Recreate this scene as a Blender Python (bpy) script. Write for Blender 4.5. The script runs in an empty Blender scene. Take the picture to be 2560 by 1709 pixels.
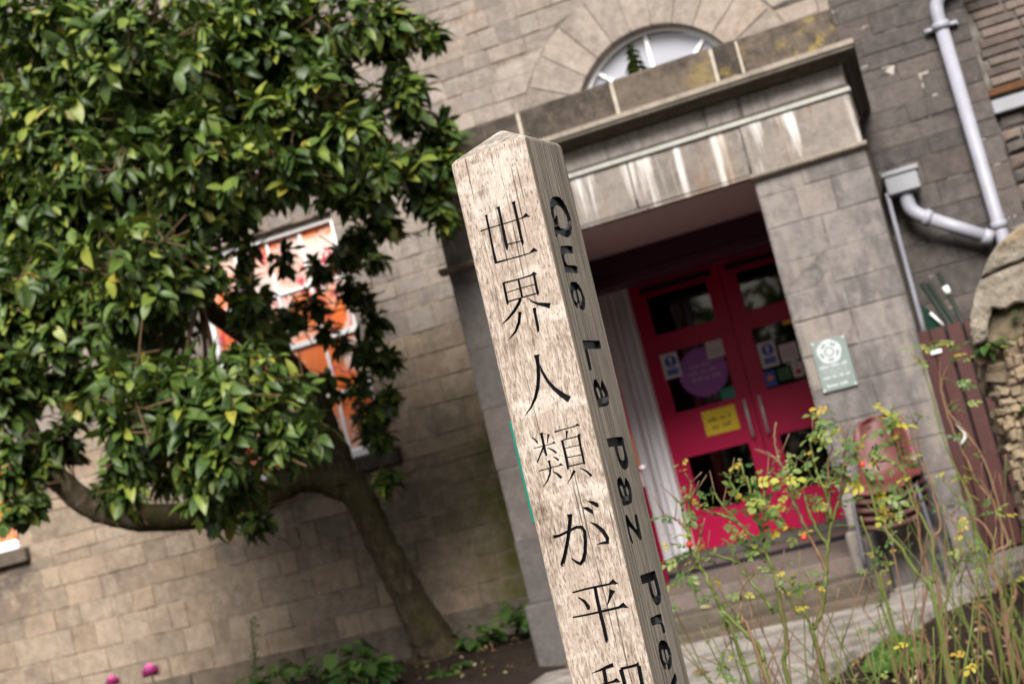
import bpy, bmesh, math, random
import numpy as np
from mathutils import Vector, Matrix
from mathutils import noise as mn
random.seed(7); RNG = np.random.default_rng(11)
SC = bpy.context.scene
COL = SC.collection
GZ = -1.1                                   # ground level; heights are measured from the photographer's eye

# ------------------------------------------------------------------ camera
YAW, PITCH, ROLL = math.radians(15.957), math.radians(6.143), math.radians(-14.089)
def cam_axes():
    cy, sy = math.cos(YAW), math.sin(YAW)
    f0, r0, u0 = Vector((-sy, cy, 0)), Vector((cy, sy, 0)), Vector((0, 0, 1))
    f = math.cos(PITCH)*f0 + math.sin(PITCH)*u0
    u = math.cos(PITCH)*u0 - math.sin(PITCH)*f0
    return math.cos(ROLL)*r0 + math.sin(ROLL)*u, math.cos(ROLL)*u - math.sin(ROLL)*r0, f
CR, CU, CF = cam_axes()
cd = bpy.data.cameras.new('camera'); cam = bpy.data.objects.new('camera', cd); COL.objects.link(cam)
cam.matrix_world = Matrix((CR, CU, -CF)).transposed().to_4x4()
cd.sensor_width = 36; cd.lens = 3555/2560*36; cd.clip_start = .05; cd.clip_end = 400
cd.dof.use_dof = True; cd.dof.focus_distance = 1.84; cd.dof.aperture_fstop = 8.5
SC.camera = cam
# ------------------------------------------------------------------ sky, sun, exposure
SUN_EL, SUN_AZ = math.radians(39), math.radians(9)     # azimuth: from straight behind the viewer, negative = to the viewer's left
w = bpy.data.worlds.new('World'); SC.world = w; w.use_nodes = True
wn = w.node_tree.nodes; wl = w.node_tree.links
bg = wn['Background']; sky = wn.new('ShaderNodeTexSky'); sky.sky_type = 'NISHITA'; sky.sun_disc = False
sky.sun_elevation = SUN_EL; sky.sun_rotation = math.pi - SUN_AZ; sky.dust_density = 3.0; sky.air_density = 1.2
hs = wn.new('ShaderNodeHueSaturation'); hs.inputs['Saturation'].default_value = .42
wl.new(sky.outputs[0], hs.inputs['Color']); wl.new(hs.outputs[0], bg.inputs['Color']); bg.inputs['Strength'].default_value = .062
sd = bpy.data.lights.new('sun', 'SUN'); so = bpy.data.objects.new('sun', sd); COL.objects.link(so)
sd.energy = 4.6; sd.angle = math.radians(30); sd.color = (1, .962, .91)
tos = Vector((math.sin(SUN_AZ)*math.cos(SUN_EL), -math.cos(SUN_AZ)*math.cos(SUN_EL), math.sin(SUN_EL)))
so.rotation_euler = tos.to_track_quat('Z', 'Y').to_euler()
vs = SC.view_settings; vs.view_transform = 'Standard'; vs.look = 'None'; vs.gamma = 1; vs.use_curve_mapping = False
vs.exposure = 0.68
SC.cycles.max_bounces = 6; SC.cycles.transparent_max_bounces = 12; SC.cycles.caustics_reflective = False; SC.cycles.caustics_refractive = False
SC.cycles.use_denoising = True

# ------------------------------------------------------------------ object helpers
def tag(o, label=None, cat=None, group=None, kind=None):
    if label: o['label'] = label
    if cat: o['category'] = cat
    if group: o['group'] = group
    if kind: o['kind'] = kind
    return o
def thing(name, label, cat, loc=(0, 0, 0), rz=0, group=None, parent=None):
    o = bpy.data.objects.new(name, None); COL.objects.link(o); o.empty_display_size = .1
    o.location = loc; o.rotation_euler = (0, 0, rz)
    if parent: o.parent = parent
    return tag(o, label, cat, group)
def node_part(name, parent, loc=(0, 0, 0)):
    o = bpy.data.objects.new(name, None); COL.objects.link(o); o.parent = parent; o.location = loc; o.empty_display_size = .05
    return o
def obj_of(name, me, mats, parent=None):
    o = bpy.data.objects.new(name, me); COL.objects.link(o)
    for m in (mats if isinstance(mats, (list, tuple)) else [mats]):
        if m.name not in [x.name for x in me.materials if x]: me.materials.append(m)
    if parent: o.parent = parent
    return o
def bm_obj(name, bm, mats, parent=None, smooth=False, recalc=True):
    if recalc: bmesh.ops.recalc_face_normals(bm, faces=bm.faces)
    me = bpy.data.meshes.new(name); bm.to_mesh(me); bm.free()
    if smooth: me.polygons.foreach_set('use_smooth', [True]*len(me.polygons))
    return obj_of(name, me, mats, parent)
def box(bm, x0, x1, y0, y1, z0, z1, bev=0, mi=0):
    v = [bm.verts.new(p) for p in ((x0,y0,z0),(x1,y0,z0),(x1,y1,z0),(x0,y1,z0),(x0,y0,z1),(x1,y0,z1),(x1,y1,z1),(x0,y1,z1))]
    fs = [bm.faces.new([v[i] for i in q]) for q in ((0,3,2,1),(4,5,6,7),(0,1,5,4),(1,2,6,5),(2,3,7,6),(3,0,4,7))]
    for f in fs: f.material_index = mi
    if bev:
        es = list({e for f in fs for e in f.edges})
        bmesh.ops.bevel(bm, geom=es, offset=bev, segments=1, affect='EDGES')
def box_obj(name, x0, x1, y0, y1, z0, z1, m, parent=None, bev=0):
    bm = bmesh.new(); box(bm, x0, x1, y0, y1, z0, z1, bev); return bm_obj(name, bm, m, parent)
def tube(bm, pts, rad, n=8, caps=True, mi=0):
    """a swept tube through pts; rad is a number or one radius per point"""
    P = [Vector(p) for p in pts]; R = [float(r) for r in rad] if isinstance(rad, (list, tuple)) else [rad]*len(P)
    rings = []; up = Vector((0, 0, 1)); prev = None
    for i, p in enumerate(P):
        t = (P[min(i+1, len(P)-1)] - P[max(i-1, 0)])
        t = t.normalized() if t.length > 1e-9 else Vector((0, 0, 1))
        if prev is None:
            a = t.cross(up) if abs(t.dot(up)) < .95 else t.cross(Vector((1, 0, 0)))
        else: a = prev - t*prev.dot(t)
        a.normalize(); b = t.cross(a); prev = a
        rings.append([bm.verts.new(p + R[i]*(math.cos(2*math.pi*k/n)*a + math.sin(2*math.pi*k/n)*b)) for k in range(n)])
    for r0, r1 in zip(rings, rings[1:]):
        for k in range(n):
            f = bm.faces.new((r0[k], r0[(k+1) % n], r1[(k+1) % n], r1[k])); f.smooth = True; f.material_index = mi
    if caps:
        for r in (rings[0][::-1], rings[-1]):
            f = bm.faces.new(r); f.material_index = mi
def smooth_path(pts, n=4):
    """Catmull-Rom resample"""
    P = [Vector(p) for p in pts]
    if len(P) < 3: return P
    out = []
    for i in range(len(P)-1):
        a, b, c, d = P[max(i-1, 0)], P[i], P[i+1], P[min(i+2, len(P)-1)]
        for k in range(n):
            t = k/n
            out.append(.5*((2*b) + (c-a)*t + (2*a-5*b+4*c-d)*t*t + (3*b-a-3*c+d)*t**3))
    return out + [P[-1]]
def lerp_list(v, n):
    x = np.linspace(0, len(v)-1, n); return list(np.interp(x, range(len(v)), v))
def prism(bm, loops, axis, t0, t1, mi=0):
    """flat outline with holes, given thickness. axis 'y': loops are (x,z); axis 'x': loops are (y,z); axis 'z': loops are (x,y)"""
    def P(p, t): return {'y': (p[0], t, p[1]), 'x': (t, p[0], p[1]), 'z': (p[0], p[1], t)}[axis]
    edges = []
    for lp in loops:
        vs_ = [bm.verts.new(P(p, t0)) for p in lp]
        edges += [bm.edges.new((vs_[i], vs_[(i+1) % len(vs_)])) for i in range(len(vs_))]
    r = bmesh.ops.triangle_fill(bm, use_beauty=True, use_dissolve=False, edges=edges)
    fs = [g for g in r['geom'] if isinstance(g, bmesh.types.BMFace)]
    e = bmesh.ops.extrude_face_region(bm, geom=fs)
    d = Vector(P((0, 0), t1)) - Vector(P((0, 0), t0))
    nv = [g for g in e['geom'] if isinstance(g, bmesh.types.BMVert)]
    bmesh.ops.translate(bm, verts=nv, vec=d)
    for f in bm.faces:
        if mi and (f in fs): f.material_index = mi
def prism_obj(name, loops, axis, t0, t1, m, parent=None):
    bm = bmesh.new(); prism(bm, loops, axis, t0, t1); return bm_obj(name, bm, m, parent)
def rect(x0, x1, z0, z1): return [(x0, z0), (x1, z0), (x1, z1), (x0, z1)]
def circ(cx, cz, r, n=24, a0=0, a1=2*math.pi):
    return [(cx + r*math.cos(a0 + (a1-a0)*k/n), cz + r*math.sin(a0 + (a1-a0)*k/n)) for k in range(n if abs(a1-a0) > 6.28 else n+1)]
def pixel(p):
    p = Vector(p); z = p.dot(CF)
    return (1280 + 3555*p.dot(CR)/z, 854.5 - 3555*p.dot(CU)/z, z) if z > .01 else (9e9, 9e9, z)

# ------------------------------------------------------------------ material helpers
class Mat:
    def __init__(s, name, rough=.8, spec=.3):
        s.m = bpy.data.materials.new(name); s.m.use_nodes = True
        s.n = s.m.node_tree.nodes; s.l = s.m.node_tree.links; s.b = s.n['Principled BSDF']
        s.b.inputs['Roughness'].default_value = rough; s.b.inputs['Specular IOR Level'].default_value = spec
    def new(s, t): return s.n.new(t)
    def put(s, sock, v):
        if isinstance(v, bpy.types.NodeSocket): s.l.new(v, sock)
        elif isinstance(v, (tuple, list)) and len(v) == 3 and sock.type == 'RGBA': sock.default_value = (*v, 1)
        else: sock.default_value = v
    def pos(s): return s.new('ShaderNodeNewGeometry').outputs['Position']
    def objco(s): return s.new('ShaderNodeTexCoord').outputs['Object']
    def attr(s, name, out='Vector'):
        a = s.new('ShaderNodeAttribute'); a.attribute_name = name; return a.outputs[out]
    def rnd(s): return s.new('ShaderNodeObjectInfo').outputs['Random']
    def sep(s, v, k):
        n = s.new('ShaderNodeSeparateXYZ'); s.put(n.inputs[0], v); return n.outputs[k]
    def scale(s, v, sc, loc=(0, 0, 0), rot=(0, 0, 0)):
        n = s.new('ShaderNodeMapping'); s.put(n.inputs['Vector'], v)
        n.inputs['Scale'].default_value = sc; n.inputs['Location'].default_value = loc; n.inputs['Rotation'].default_value = rot
        return n.outputs[0]
    def noise(s, v, sc=5, det=4, ro=.55, dist=0):
        n = s.new('ShaderNodeTexNoise'); s.put(n.inputs['Vector'], v); n.inputs['Scale'].default_value = sc
        n.inputs['Detail'].default_value = det; n.inputs['Roughness'].default_value = ro; n.inputs['Distortion'].default_value = dist
        return n.outputs['Fac']
    def vor(s, v, sc=5, feat='F1', out='Distance'):
        n = s.new('ShaderNodeTexVoronoi'); s.put(n.inputs['Vector'], v); n.inputs['Scale'].default_value = sc; n.feature = feat
        return n.outputs[out]
    def math(s, op, a, b=0.0, clamp=False):
        n = s.new('ShaderNodeMath'); n.operation = op; n.use_clamp = clamp; s.put(n.inputs[0], a); s.put(n.inputs[1], b); return n.outputs[0]
    def step(s, v, lo, hi):
        n = s.new('ShaderNodeMapRange'); n.interpolation_type = 'SMOOTHSTEP'; s.put(n.inputs['Value'], v)
        n.inputs['From Min'].default_value = lo; n.inputs['From Max'].default_value = hi; return n.outputs[0]
    def ramp(s, f, stops, mode='LINEAR'):
        n = s.new('ShaderNodeValToRGB'); s.put(n.inputs[0], f); e = n.color_ramp.elements; n.color_ramp.interpolation = mode
        while len(e) < len(stops): e.new(.5)
        for k, (p, c) in enumerate(stops): e[k].position = p; e[k].color = (*c, 1)
        return n.outputs[0]
    def mix(s, f, a, b, blend='MIX'):
        n = s.new('ShaderNodeMix'); n.data_type = 'RGBA'; n.blend_type = blend
        s.put(n.inputs[0], f); s.put(n.inputs[6], a); s.put(n.inputs[7], b); return n.outputs[2]
    def bump(s, h, strength=.4, dist=.01):
        n = s.new('ShaderNodeBump'); s.put(n.inputs['Height'], h); n.inputs['Strength'].default_value = strength
        n.inputs['Distance'].default_value = dist; s.l.new(n.outputs[0], s.b.inputs['Normal'])
    def col(s, c): s.put(s.b.inputs['Base Color'], c); return s
def plain(name, c, rough=.6, spec=.4, metal=0, var=.12, sc=9):
    m = Mat(name, rough, spec); n = m.noise(m.pos(), sc, 5)
    m.col(m.mix(m.math('MULTIPLY', n, 1.0), tuple(x*(1-var*1.6) for x in c), tuple(min(1, x*(1+var)) for x in c)))
    m.b.inputs['Metallic'].default_value = metal
    return m.m
def stone_mat(name, c0, c1, stain=(.07, .06, .055), st=.35, moss=0, extra=None, rough=.9, grain=220, tint=.5):
    """sandstone: per-stone tint, mottling, soot, fine grain"""
    m = Mat(name, rough, .2); p = m.pos()
    r = m.math('FRACT', m.math('ADD', m.rnd(), m.attr('tint', 'Fac')))
    big = m.noise(p, 2.6, 6, .65); mid = m.noise(p, 12, 6, .7); med = m.noise(p, 34, 5, .7, .4); fine = m.noise(p, grain, 3, .7)
    t = m.math('ADD', m.math('MULTIPLY', r, tint), m.math('MULTIPLY', m.step(mid, .25, .75), 1-tint*.6))
    c = m.mix(m.step(t, .1, 1.05), c0, c1)
    hue = m.math('FRACT', m.math('MULTIPLY', r, 7.13))
    c = m.mix(m.math('MULTIPLY', m.step(hue, .55, 1.0), .30), c, (c1[0]*1.02, c1[1]*.86, c1[2]*.74))
    c = m.mix(m.math('MULTIPLY', m.step(hue, .40, .0), .30), c, (c0[0]*.80, c0[1]*.83, c0[2]*.90))
    c = m.mix(m.math('MULTIPLY', m.step(med, .50, .68), .55), c, tuple(x*.58 for x in c1))
    c = m.mix(m.math('MULTIPLY', m.step(med, .46, .30), .30), c, tuple(min(.8, x*1.28) for x in c1))
    c = m.mix(m.math('MULTIPLY', m.step(fine, .40, .75), .40), c, tuple(x*.55 for x in c1))
    gr = m.noise(p, 7, 6, .75, .6)
    c = m.mix(m.math('MULTIPLY', m.step(gr, .54, .66), .55), c, tuple(x*.50 for x in c1))
    c = m.mix(m.math('MULTIPLY', m.step(gr, .46, .34), .35), c, tuple(min(.8, x*1.22) for x in c1))
    c = m.mix(m.math('MULTIPLY', m.step(big, .50, .70), st), c, stain)
    if moss:
        pm = m.noise(p, 4.5, 6, .7)
        near = m.step(m.math('ADD', m.sep(p, 0), m.math('MULTIPLY', pm, 1.5)), -3.45, -2.55)
        low = m.step(m.math('SUBTRACT', m.math('MULTIPLY', pm, 1.6), m.sep(p, 2)), -.45, .75)
        mk = m.math('MULTIPLY', m.math('MULTIPLY', near, low), moss)
        lt = m.step(m.math('ADD', m.sep(p, 0), m.math('MULTIPLY', m.noise(p, 6, 4), .5)), -2.6, -2.58)
        mk = m.math('MULTIPLY', mk, m.math('SUBTRACT', 1.0, lt))
        c = m.mix(mk, c, (.082, .080, .016))
    if extra: c = extra(m, p, c)
    m.col(c)
    m.bump(m.math('ADD', m.math('MULTIPLY', mid, .9), m.math('ADD', m.math('MULTIPLY', med, .5), m.math('MULTIPLY', fine, .25))), .8, .010)
    return m.m

TRUNK=[[[-4.119,10.3,-1.115],[-4.123,10.28,-0.925],[-4.207,10.2,-0.517],[-4.275,10.1,-0.086],[-4.312,10.0,0.257],[-4.378,9.95,0.478]],[0.27,0.178,0.129,0.117,0.11889999999999999,0.1392]]
LIMB_UP=[[[-4.386,9.95,0.449],[-4.397,9.9,0.672],[-4.388,9.8,0.921],[-4.349,9.65,1.097],[-4.381,9.4,1.361],[-4.509,9.1,1.595],[-4.622,8.8,1.888],[-4.584,8.5,2.593]],[0.135,0.12,0.105,0.095,0.085,0.075,0.06,0.03]]
LIMB_LEFT=[[[-4.38,9.97,0.4],[-4.554,9.9,0.524],[-4.695,9.75,0.552],[-4.846,9.5,0.453],[-4.981,9.3,0.419],[-5.169,9.0,0.442],[-5.517,8.8,0.529],[-5.731,8.7,0.662],[-5.861,8.6,0.861],[-5.945,8.5,1.173],[-5.932,8.4,1.599],[-5.753,8.3,2.289]],[0.14,0.135,0.12,0.105,0.1,0.098,0.096,0.092,0.085,0.072,0.055,0.03]]
STUB=[[[-4.55,9.9,0.539],[-4.626,9.7,0.661],[-4.663,9.6,0.69]],[0.1,0.085,0.07]]
LOBES=[[-4.608,7.7,3.47,0.608,1],[-3.661,7.3,3.0,0.555,1],[-3.161,7.7,2.953,0.541,1],[-2.838,8.4,3.097,0.369,1],[-2.732,8.4,2.627,0.283,0.9],[-4.549,7.3,2.564,0.555,1],[-3.617,6.9,2.212,0.505,1],[-3.073,7.3,2.296,0.448,1],[-2.922,8.1,2.158,0.332,1],[-2.837,8.55,2.012,0.2,0.8],[-2.633,8.65,2.399,0.164,0.7],[-4.696,7.1,1.845,0.478,1],[-3.822,6.7,1.613,0.451,1],[-3.711,7.1,1.799,0.249,1],[-3.55,7.0,1.102,0.225,0.9],[-3.691,6.4,1.001,0.412,1],[-3.25,6.4,0.72,0.337,1],[-3.078,6.6,0.631,0.212,0.9],[-3.438,6.4,0.52,0.262,1],[-3.945,6.5,0.619,0.209,1],[-4.839,7.0,1.305,0.348,1],[-5.498,7.6,0.914,0.245,0.9],[-5.233,7.8,0.994,0.205,0.7],[-4.052,9.9,1.424,0.145,0.3],[-3.976,9.9,0.937,0.217,0.6],[-3.97,9.9,0.382,0.145,0.6],[-4.032,7.7,0.281,0.113,0.9],[-3.801,9.7,2.055,0.17,0.35],[-4.033,8.4,2.577,0.491,1],[-4.82,8.4,3.309,0.688,1],[-5.001,8.4,1.941,0.59,1],[-3.336,8.4,2.963,0.491,1],[-2.627,8.85,3.053,0.194,0.5],[-4.241,6.9,1.377,0.303,1],[-2.681,8.55,2.234,0.188,0.9],[-2.607,8.65,2.501,0.139,0.8],[-2.798,8.55,1.946,0.15,0.8],[-5.868,8.0,0.766,0.176,0.9],[-6.014,8.4,0.995,0.197,0.9],[-5.202,8.4,2.424,0.639,1],[-3.514,8.4,2.498,0.393,1],[-5.433,8.4,1.496,0.344,0.8],[-3.205,8.4,2.564,0.393,1],[-3.836,8.4,3.353,0.541,1],[-5.235,8.4,3.212,0.639,1],[-3.884,9.9,1.816,0.145,0.5],[-3.722,9.9,1.989,0.116,0.6],[-3.866,9.9,1.56,0.145,0.6],[-4.188,9.9,1.555,0.116,0.35],[-3.929,9.9,1.25,0.174,0.6],[-4.211,9.8,1.153,0.129,0.45],[-3.836,9.9,0.901,0.159,0.8],[-3.98,9.8,0.694,0.158,0.9],[-4.197,8.9,1.402,0.156,0.7],[-4.038,8.4,2.08,0.147,0.6],[-4.144,8.4,1.782,0.184,0.8],[-4.143,8.6,1.489,0.151,0.7],[-3.914,7.0,0.562,0.184,0.9],[-4.927,7.6,0.725,0.178,0.8],[-3.545,7.4,0.849,0.173,0.9],[-5.672,8.2,3.113,0.408,1],[-5.507,8.2,3.782,0.408,1],[-5.744,8.3,2.458,0.364,1],[-5.766,8.0,1.828,0.281,1],[-4.068,8.4,2.2,0.147,0.8],[-4.303,9.0,1.812,0.132,0.6],[-3.923,9.8,1.882,0.115,0.5],[-3.682,7.0,0.483,0.164,0.9],[-4.603,7.4,0.586,0.152,0.8],[-4.105,7.2,0.995,0.232,1],[-2.63,8.3,3.081,0.194,0.9],[-3.121,8.3,2.599,0.291,1],[-4.084,9.6,2.066,0.107,0.6],[-4.251,9.4,2.066,0.115,0.6],[-4.289,9.6,1.786,0.107,0.5],[-3.506,9.0,1.987,0.132,0.8],[-3.107,8.6,1.936,0.151,0.8],[-4.097,9.7,1.031,0.128,0.6],[-3.926,9.8,1.417,0.115,0.6],[-3.808,9.6,2.109,0.126,0.7],[-4.188,9.8,1.769,0.115,0.4],[-4.29,9.4,1.653,0.124,0.45],[-4.139,8.6,1.627,0.151,0.7],[-3.803,7.0,0.4,0.143,0.7],[-2.598,8.6,2.352,0.113,0.9],[-2.67,8.6,1.913,0.096,0.8],[-2.716,8.6,2.117,0.151,0.9],[-4.557,8.4,3.081,0.811,1],[-4.968,8.4,2.072,0.639,1],[-5.379,8.4,2.764,0.59,1],[-3.52,8.4,2.94,0.491,1]]
ROSES=[[3.6,[-0.573,3.6],[[[-0.596,3.6,-0.597],[-0.595,3.6,-0.529],[-0.61,3.6,-0.486],[-0.664,3.6,-0.398],[-0.68,3.6,-0.321],[-0.69,3.6,-0.283],[-0.702,3.6,-0.237],[-0.702,3.6,-0.203],[-0.704,3.6,-0.176],[-0.703,3.6,-0.137],[-0.699,3.6,-0.116],[-0.713,3.6,-0.092]],[[-0.699,3.6,-0.116],[-0.661,3.6,-0.098]],[[-0.706,3.6,-0.174],[-0.722,3.6,-0.148],[-0.749,3.6,-0.13]],[[-0.701,3.6,-0.203],[-0.681,3.6,-0.129],[-0.66,3.6,-0.069]],[[-0.69,3.6,-0.283],[-0.689,3.6,-0.242],[-0.673,3.6,-0.204]],[[-0.61,3.6,-0.486],[-0.622,3.6,-0.441],[-0.616,3.6,-0.381],[-0.593,3.6,-0.341],[-0.571,3.6,-0.33]],[[-0.652,3.6,-0.476],[-0.667,3.6,-0.437],[-0.672,3.6,-0.415]],[[-0.596,3.6,-0.597],[-0.648,3.6,-0.538],[-0.681,3.6,-0.49]]],[[-0.74,3.6,-0.254,0.9],[-0.724,3.6,-0.284,1.1],[-0.762,3.6,-0.298,0.9],[-0.691,3.6,-0.138,1],[-0.742,3.6,-0.194,0.7],[-0.674,3.6,-0.338,0.7],[-0.674,3.6,-0.364,0.7],[-0.62,3.6,-0.376,0.8],[-0.698,3.6,-0.456,0.8],[-0.709,3.6,-0.533,1],[-0.726,3.6,-0.557,1]]],[3.8,[-0.569,3.8],[[[-0.579,3.8,-0.641],[-0.562,3.8,-0.55],[-0.551,3.8,-0.48],[-0.548,3.8,-0.392],[-0.545,3.8,-0.338],[-0.552,3.8,-0.295],[-0.549,3.8,-0.237],[-0.548,3.8,-0.167],[-0.55,3.8,-0.112],[-0.554,3.8,-0.068],[-0.559,3.8,-0.043]],[[-0.553,3.8,-0.252],[-0.58,3.8,-0.242],[-0.603,3.8,-0.2],[-0.627,3.8,-0.158],[-0.643,3.8,-0.11]],[[-0.603,3.8,-0.2],[-0.641,3.8,-0.173],[-0.67,3.8,-0.166]],[[-0.576,3.8,-0.443],[-0.592,3.8,-0.395],[-0.615,3.8,-0.349],[-0.629,3.8,-0.306],[-0.641,3.8,-0.252],[-0.655,3.8,-0.235]],[[-0.629,3.8,-0.306],[-0.665,3.8,-0.282],[-0.702,3.8,-0.261]],[[-0.552,3.8,-0.295],[-0.585,3.8,-0.279],[-0.607,3.8,-0.261]],[[-0.548,3.8,-0.392],[-0.524,3.8,-0.355],[-0.502,3.8,-0.414]],[[-0.552,3.8,-0.198],[-0.526,3.8,-0.161],[-0.497,3.8,-0.114],[-0.486,3.8,-0.095]],[[-0.591,3.8,-0.156],[-0.591,3.8,-0.107],[-0.593,3.8,-0.083]]],[[-0.546,3.8,-0.156,1.3],[-0.533,3.8,-0.148,1.2],[-0.529,3.8,-0.173,1.2],[-0.493,3.8,-0.12,1.1],[-0.539,3.8,-0.109,1],[-0.562,3.8,-0.074,0.8],[-0.649,3.8,-0.172,1.1],[-0.542,3.8,-0.222,1.2],[-0.476,3.8,-0.119,1],[-0.548,3.8,-0.183,1.2],[-0.566,3.8,-0.171,1.2],[-0.605,3.8,-0.275,1.1],[-0.565,3.8,-0.267,1],[-0.513,3.8,-0.134,1],[-0.527,3.8,-0.408,0.7],[-0.569,3.8,-0.243,0.8]]],[4.0,[-0.509,4.0],[[[-0.517,4.0,-0.693],[-0.513,4.0,-0.649],[-0.513,4.0,-0.542],[-0.501,4.0,-0.537],[-0.457,4.0,-0.463],[-0.436,4.0,-0.404],[-0.411,4.0,-0.328],[-0.388,4.0,-0.279],[-0.351,4.0,-0.22],[-0.315,4.0,-0.173]],[[-0.411,4.0,-0.328],[-0.428,4.0,-0.286],[-0.436,4.0,-0.219],[-0.436,4.0,-0.175]],[[-0.394,4.0,-0.275],[-0.392,4.0,-0.239],[-0.37,4.0,-0.206],[-0.355,4.0,-0.128],[-0.331,4.0,-0.076]],[[-0.513,4.0,-0.542],[-0.537,4.0,-0.493],[-0.551,4.0,-0.447],[-0.562,4.0,-0.419],[-0.57,4.0,-0.381]],[[-0.43,4.0,-0.401],[-0.442,4.0,-0.342],[-0.46,4.0,-0.252],[-0.47,4.0,-0.185],[-0.474,4.0,-0.128],[-0.479,4.0,-0.073],[-0.477,4.0,-0.017],[-0.461,4.0,0.03]],[[-0.477,4.0,-0.085],[-0.487,4.0,-0.069],[-0.499,4.0,-0.052]],[[-0.384,4.0,-0.266],[-0.377,4.0,-0.194],[-0.387,4.0,-0.145],[-0.388,4.0,-0.111],[-0.385,4.0,-0.049],[-0.371,4.0,-0.025]],[[-0.387,4.0,-0.145],[-0.402,4.0,-0.152],[-0.411,4.0,-0.099]],[[-0.351,4.0,-0.22],[-0.317,4.0,-0.147],[-0.295,4.0,-0.074],[-0.288,4.0,-0.019]],[[-0.468,4.0,-0.212],[-0.464,4.0,-0.145],[-0.437,4.0,-0.095]]],[[-0.465,4.0,-0.283,0.9],[-0.41,4.0,-0.204,1.1],[-0.472,4.0,-0.183,0.9],[-0.344,4.0,-0.124,1],[-0.292,4.0,-0.016,1],[-0.345,4.0,-0.025,1],[-0.326,4.0,0.002,1],[-0.295,4.0,-0.068,1],[-0.316,4.0,-0.153,1],[-0.391,4.0,-0.168,1],[-0.438,4.0,-0.14,0.9],[-0.334,4.0,-0.047,1],[-0.287,4.0,-0.121,0.9],[-0.488,4.0,-0.18,0.7],[-0.352,4.0,-0.195,0.9]]],[4.7,[-0.283,4.7],[[[-0.233,4.7,-0.888],[-0.215,4.7,-0.718],[-0.207,4.7,-0.591],[-0.241,4.7,-0.525],[-0.263,4.7,-0.444],[-0.307,4.7,-0.346],[-0.306,4.7,-0.215],[-0.319,4.7,-0.12],[-0.33,4.7,-0.064]],[[-0.207,4.7,-0.591],[-0.194,4.7,-0.572],[-0.167,4.7,-0.473],[-0.171,4.7,-0.382],[-0.195,4.7,-0.307],[-0.191,4.7,-0.217],[-0.192,4.7,-0.125],[-0.193,4.7,-0.059],[-0.164,4.7,-0.001]],[[-0.274,4.7,-0.88],[-0.266,4.7,-0.782],[-0.258,4.7,-0.672],[-0.209,4.7,-0.563],[-0.2,4.7,-0.436],[-0.179,4.7,-0.311],[-0.196,4.7,-0.19]],[[-0.384,4.7,-0.847],[-0.363,4.7,-0.706],[-0.371,4.7,-0.609],[-0.36,4.7,-0.566],[-0.357,4.7,-0.499],[-0.35,4.7,-0.427],[-0.36,4.7,-0.321]],[[-0.351,4.7,-0.564],[-0.321,4.7,-0.507],[-0.315,4.7,-0.475]],[[-0.176,4.7,-0.506],[-0.131,4.7,-0.413],[-0.121,4.7,-0.286],[-0.127,4.7,-0.168],[-0.116,4.7,-0.079]],[[-0.191,4.7,-0.217],[-0.229,4.7,-0.169],[-0.28,4.7,-0.169]],[[-0.217,4.7,-0.753],[-0.16,4.7,-0.612],[-0.099,4.7,-0.523],[-0.075,4.7,-0.413]]],[[-0.218,4.7,-0.033,1],[-0.184,4.7,-0.049,1.2],[-0.143,4.7,-0.048,1.1],[-0.185,4.7,-0.09,1.1],[-0.218,4.7,-0.106,1],[-0.192,4.7,-0.128,1.2],[-0.29,4.7,-0.156,1.2],[-0.3,4.7,-0.23,1.3],[-0.286,4.7,-0.26,1.2],[-0.276,4.7,-0.284,1],[-0.177,4.7,-0.26,1],[-0.19,4.7,-0.168,1.1],[-0.297,4.7,-0.112,1],[-0.319,4.7,-0.074,0.9],[-0.198,4.7,-0.045,1],[-0.305,4.7,-0.189,1.1],[-0.266,4.7,-0.14,1],[-0.165,4.7,-0.073,1],[-0.139,4.7,-0.21,0.9],[-0.246,4.7,-0.347,0.8],[-0.162,4.7,-0.341,0.8]]],[5.6,[-0.098,5.6],[[[-0.019,5.6,-0.887],[-0.006,5.6,-0.775],[-0.011,5.6,-0.669],[0.017,5.6,-0.594],[-0.009,5.6,-0.5],[-0.086,5.6,-0.469]],[[-0.011,5.6,-0.669],[0.062,5.6,-0.605],[0.06,5.6,-0.516],[0.053,5.6,-0.434],[0.017,5.6,-0.353],[-0.0,5.6,-0.237],[-0.018,5.6,-0.094],[-0.011,5.6,0.029],[0.008,5.6,0.11]],[[-0.019,5.6,-0.887],[0.044,5.6,-0.78],[0.035,5.6,-0.658],[0.068,5.6,-0.471],[0.057,5.6,-0.25],[-0.014,5.6,-0.062],[-0.001,5.6,0.048],[0.058,5.6,0.109]],[[-0.011,5.6,-0.669],[-0.034,5.6,-0.536],[-0.019,5.6,-0.42],[-0.054,5.6,-0.21],[-0.055,5.6,0.012],[-0.059,5.6,0.128]],[[-0.034,5.6,-0.536],[-0.059,5.6,-0.408],[-0.095,5.6,-0.322]],[[-0.006,5.6,-0.775],[-0.042,5.6,-0.671],[-0.074,5.6,-0.572],[-0.102,5.6,-0.459],[-0.066,5.6,-0.433]]],[[-0.049,5.6,0.164,1],[-0.074,5.6,0.184,0.9],[0.057,5.6,0.154,1.2],[0.052,5.6,0.098,1],[0.042,5.6,0.015,0.8],[0.024,5.6,-0.212,0.9],[0.044,5.6,-0.248,0.8],[0.013,5.6,-0.333,0.8],[0.017,5.6,-0.456,0.9],[-0.07,5.6,-0.451,0.8],[-0.084,5.6,-0.608,1],[-0.054,5.6,-0.607,0.9],[0.04,5.6,-0.046,0.9]]]]
HIPS=[[-0.305,4.65,-0.16],[-0.462,3.95,-0.291],[-0.701,3.58,-0.216]]
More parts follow.
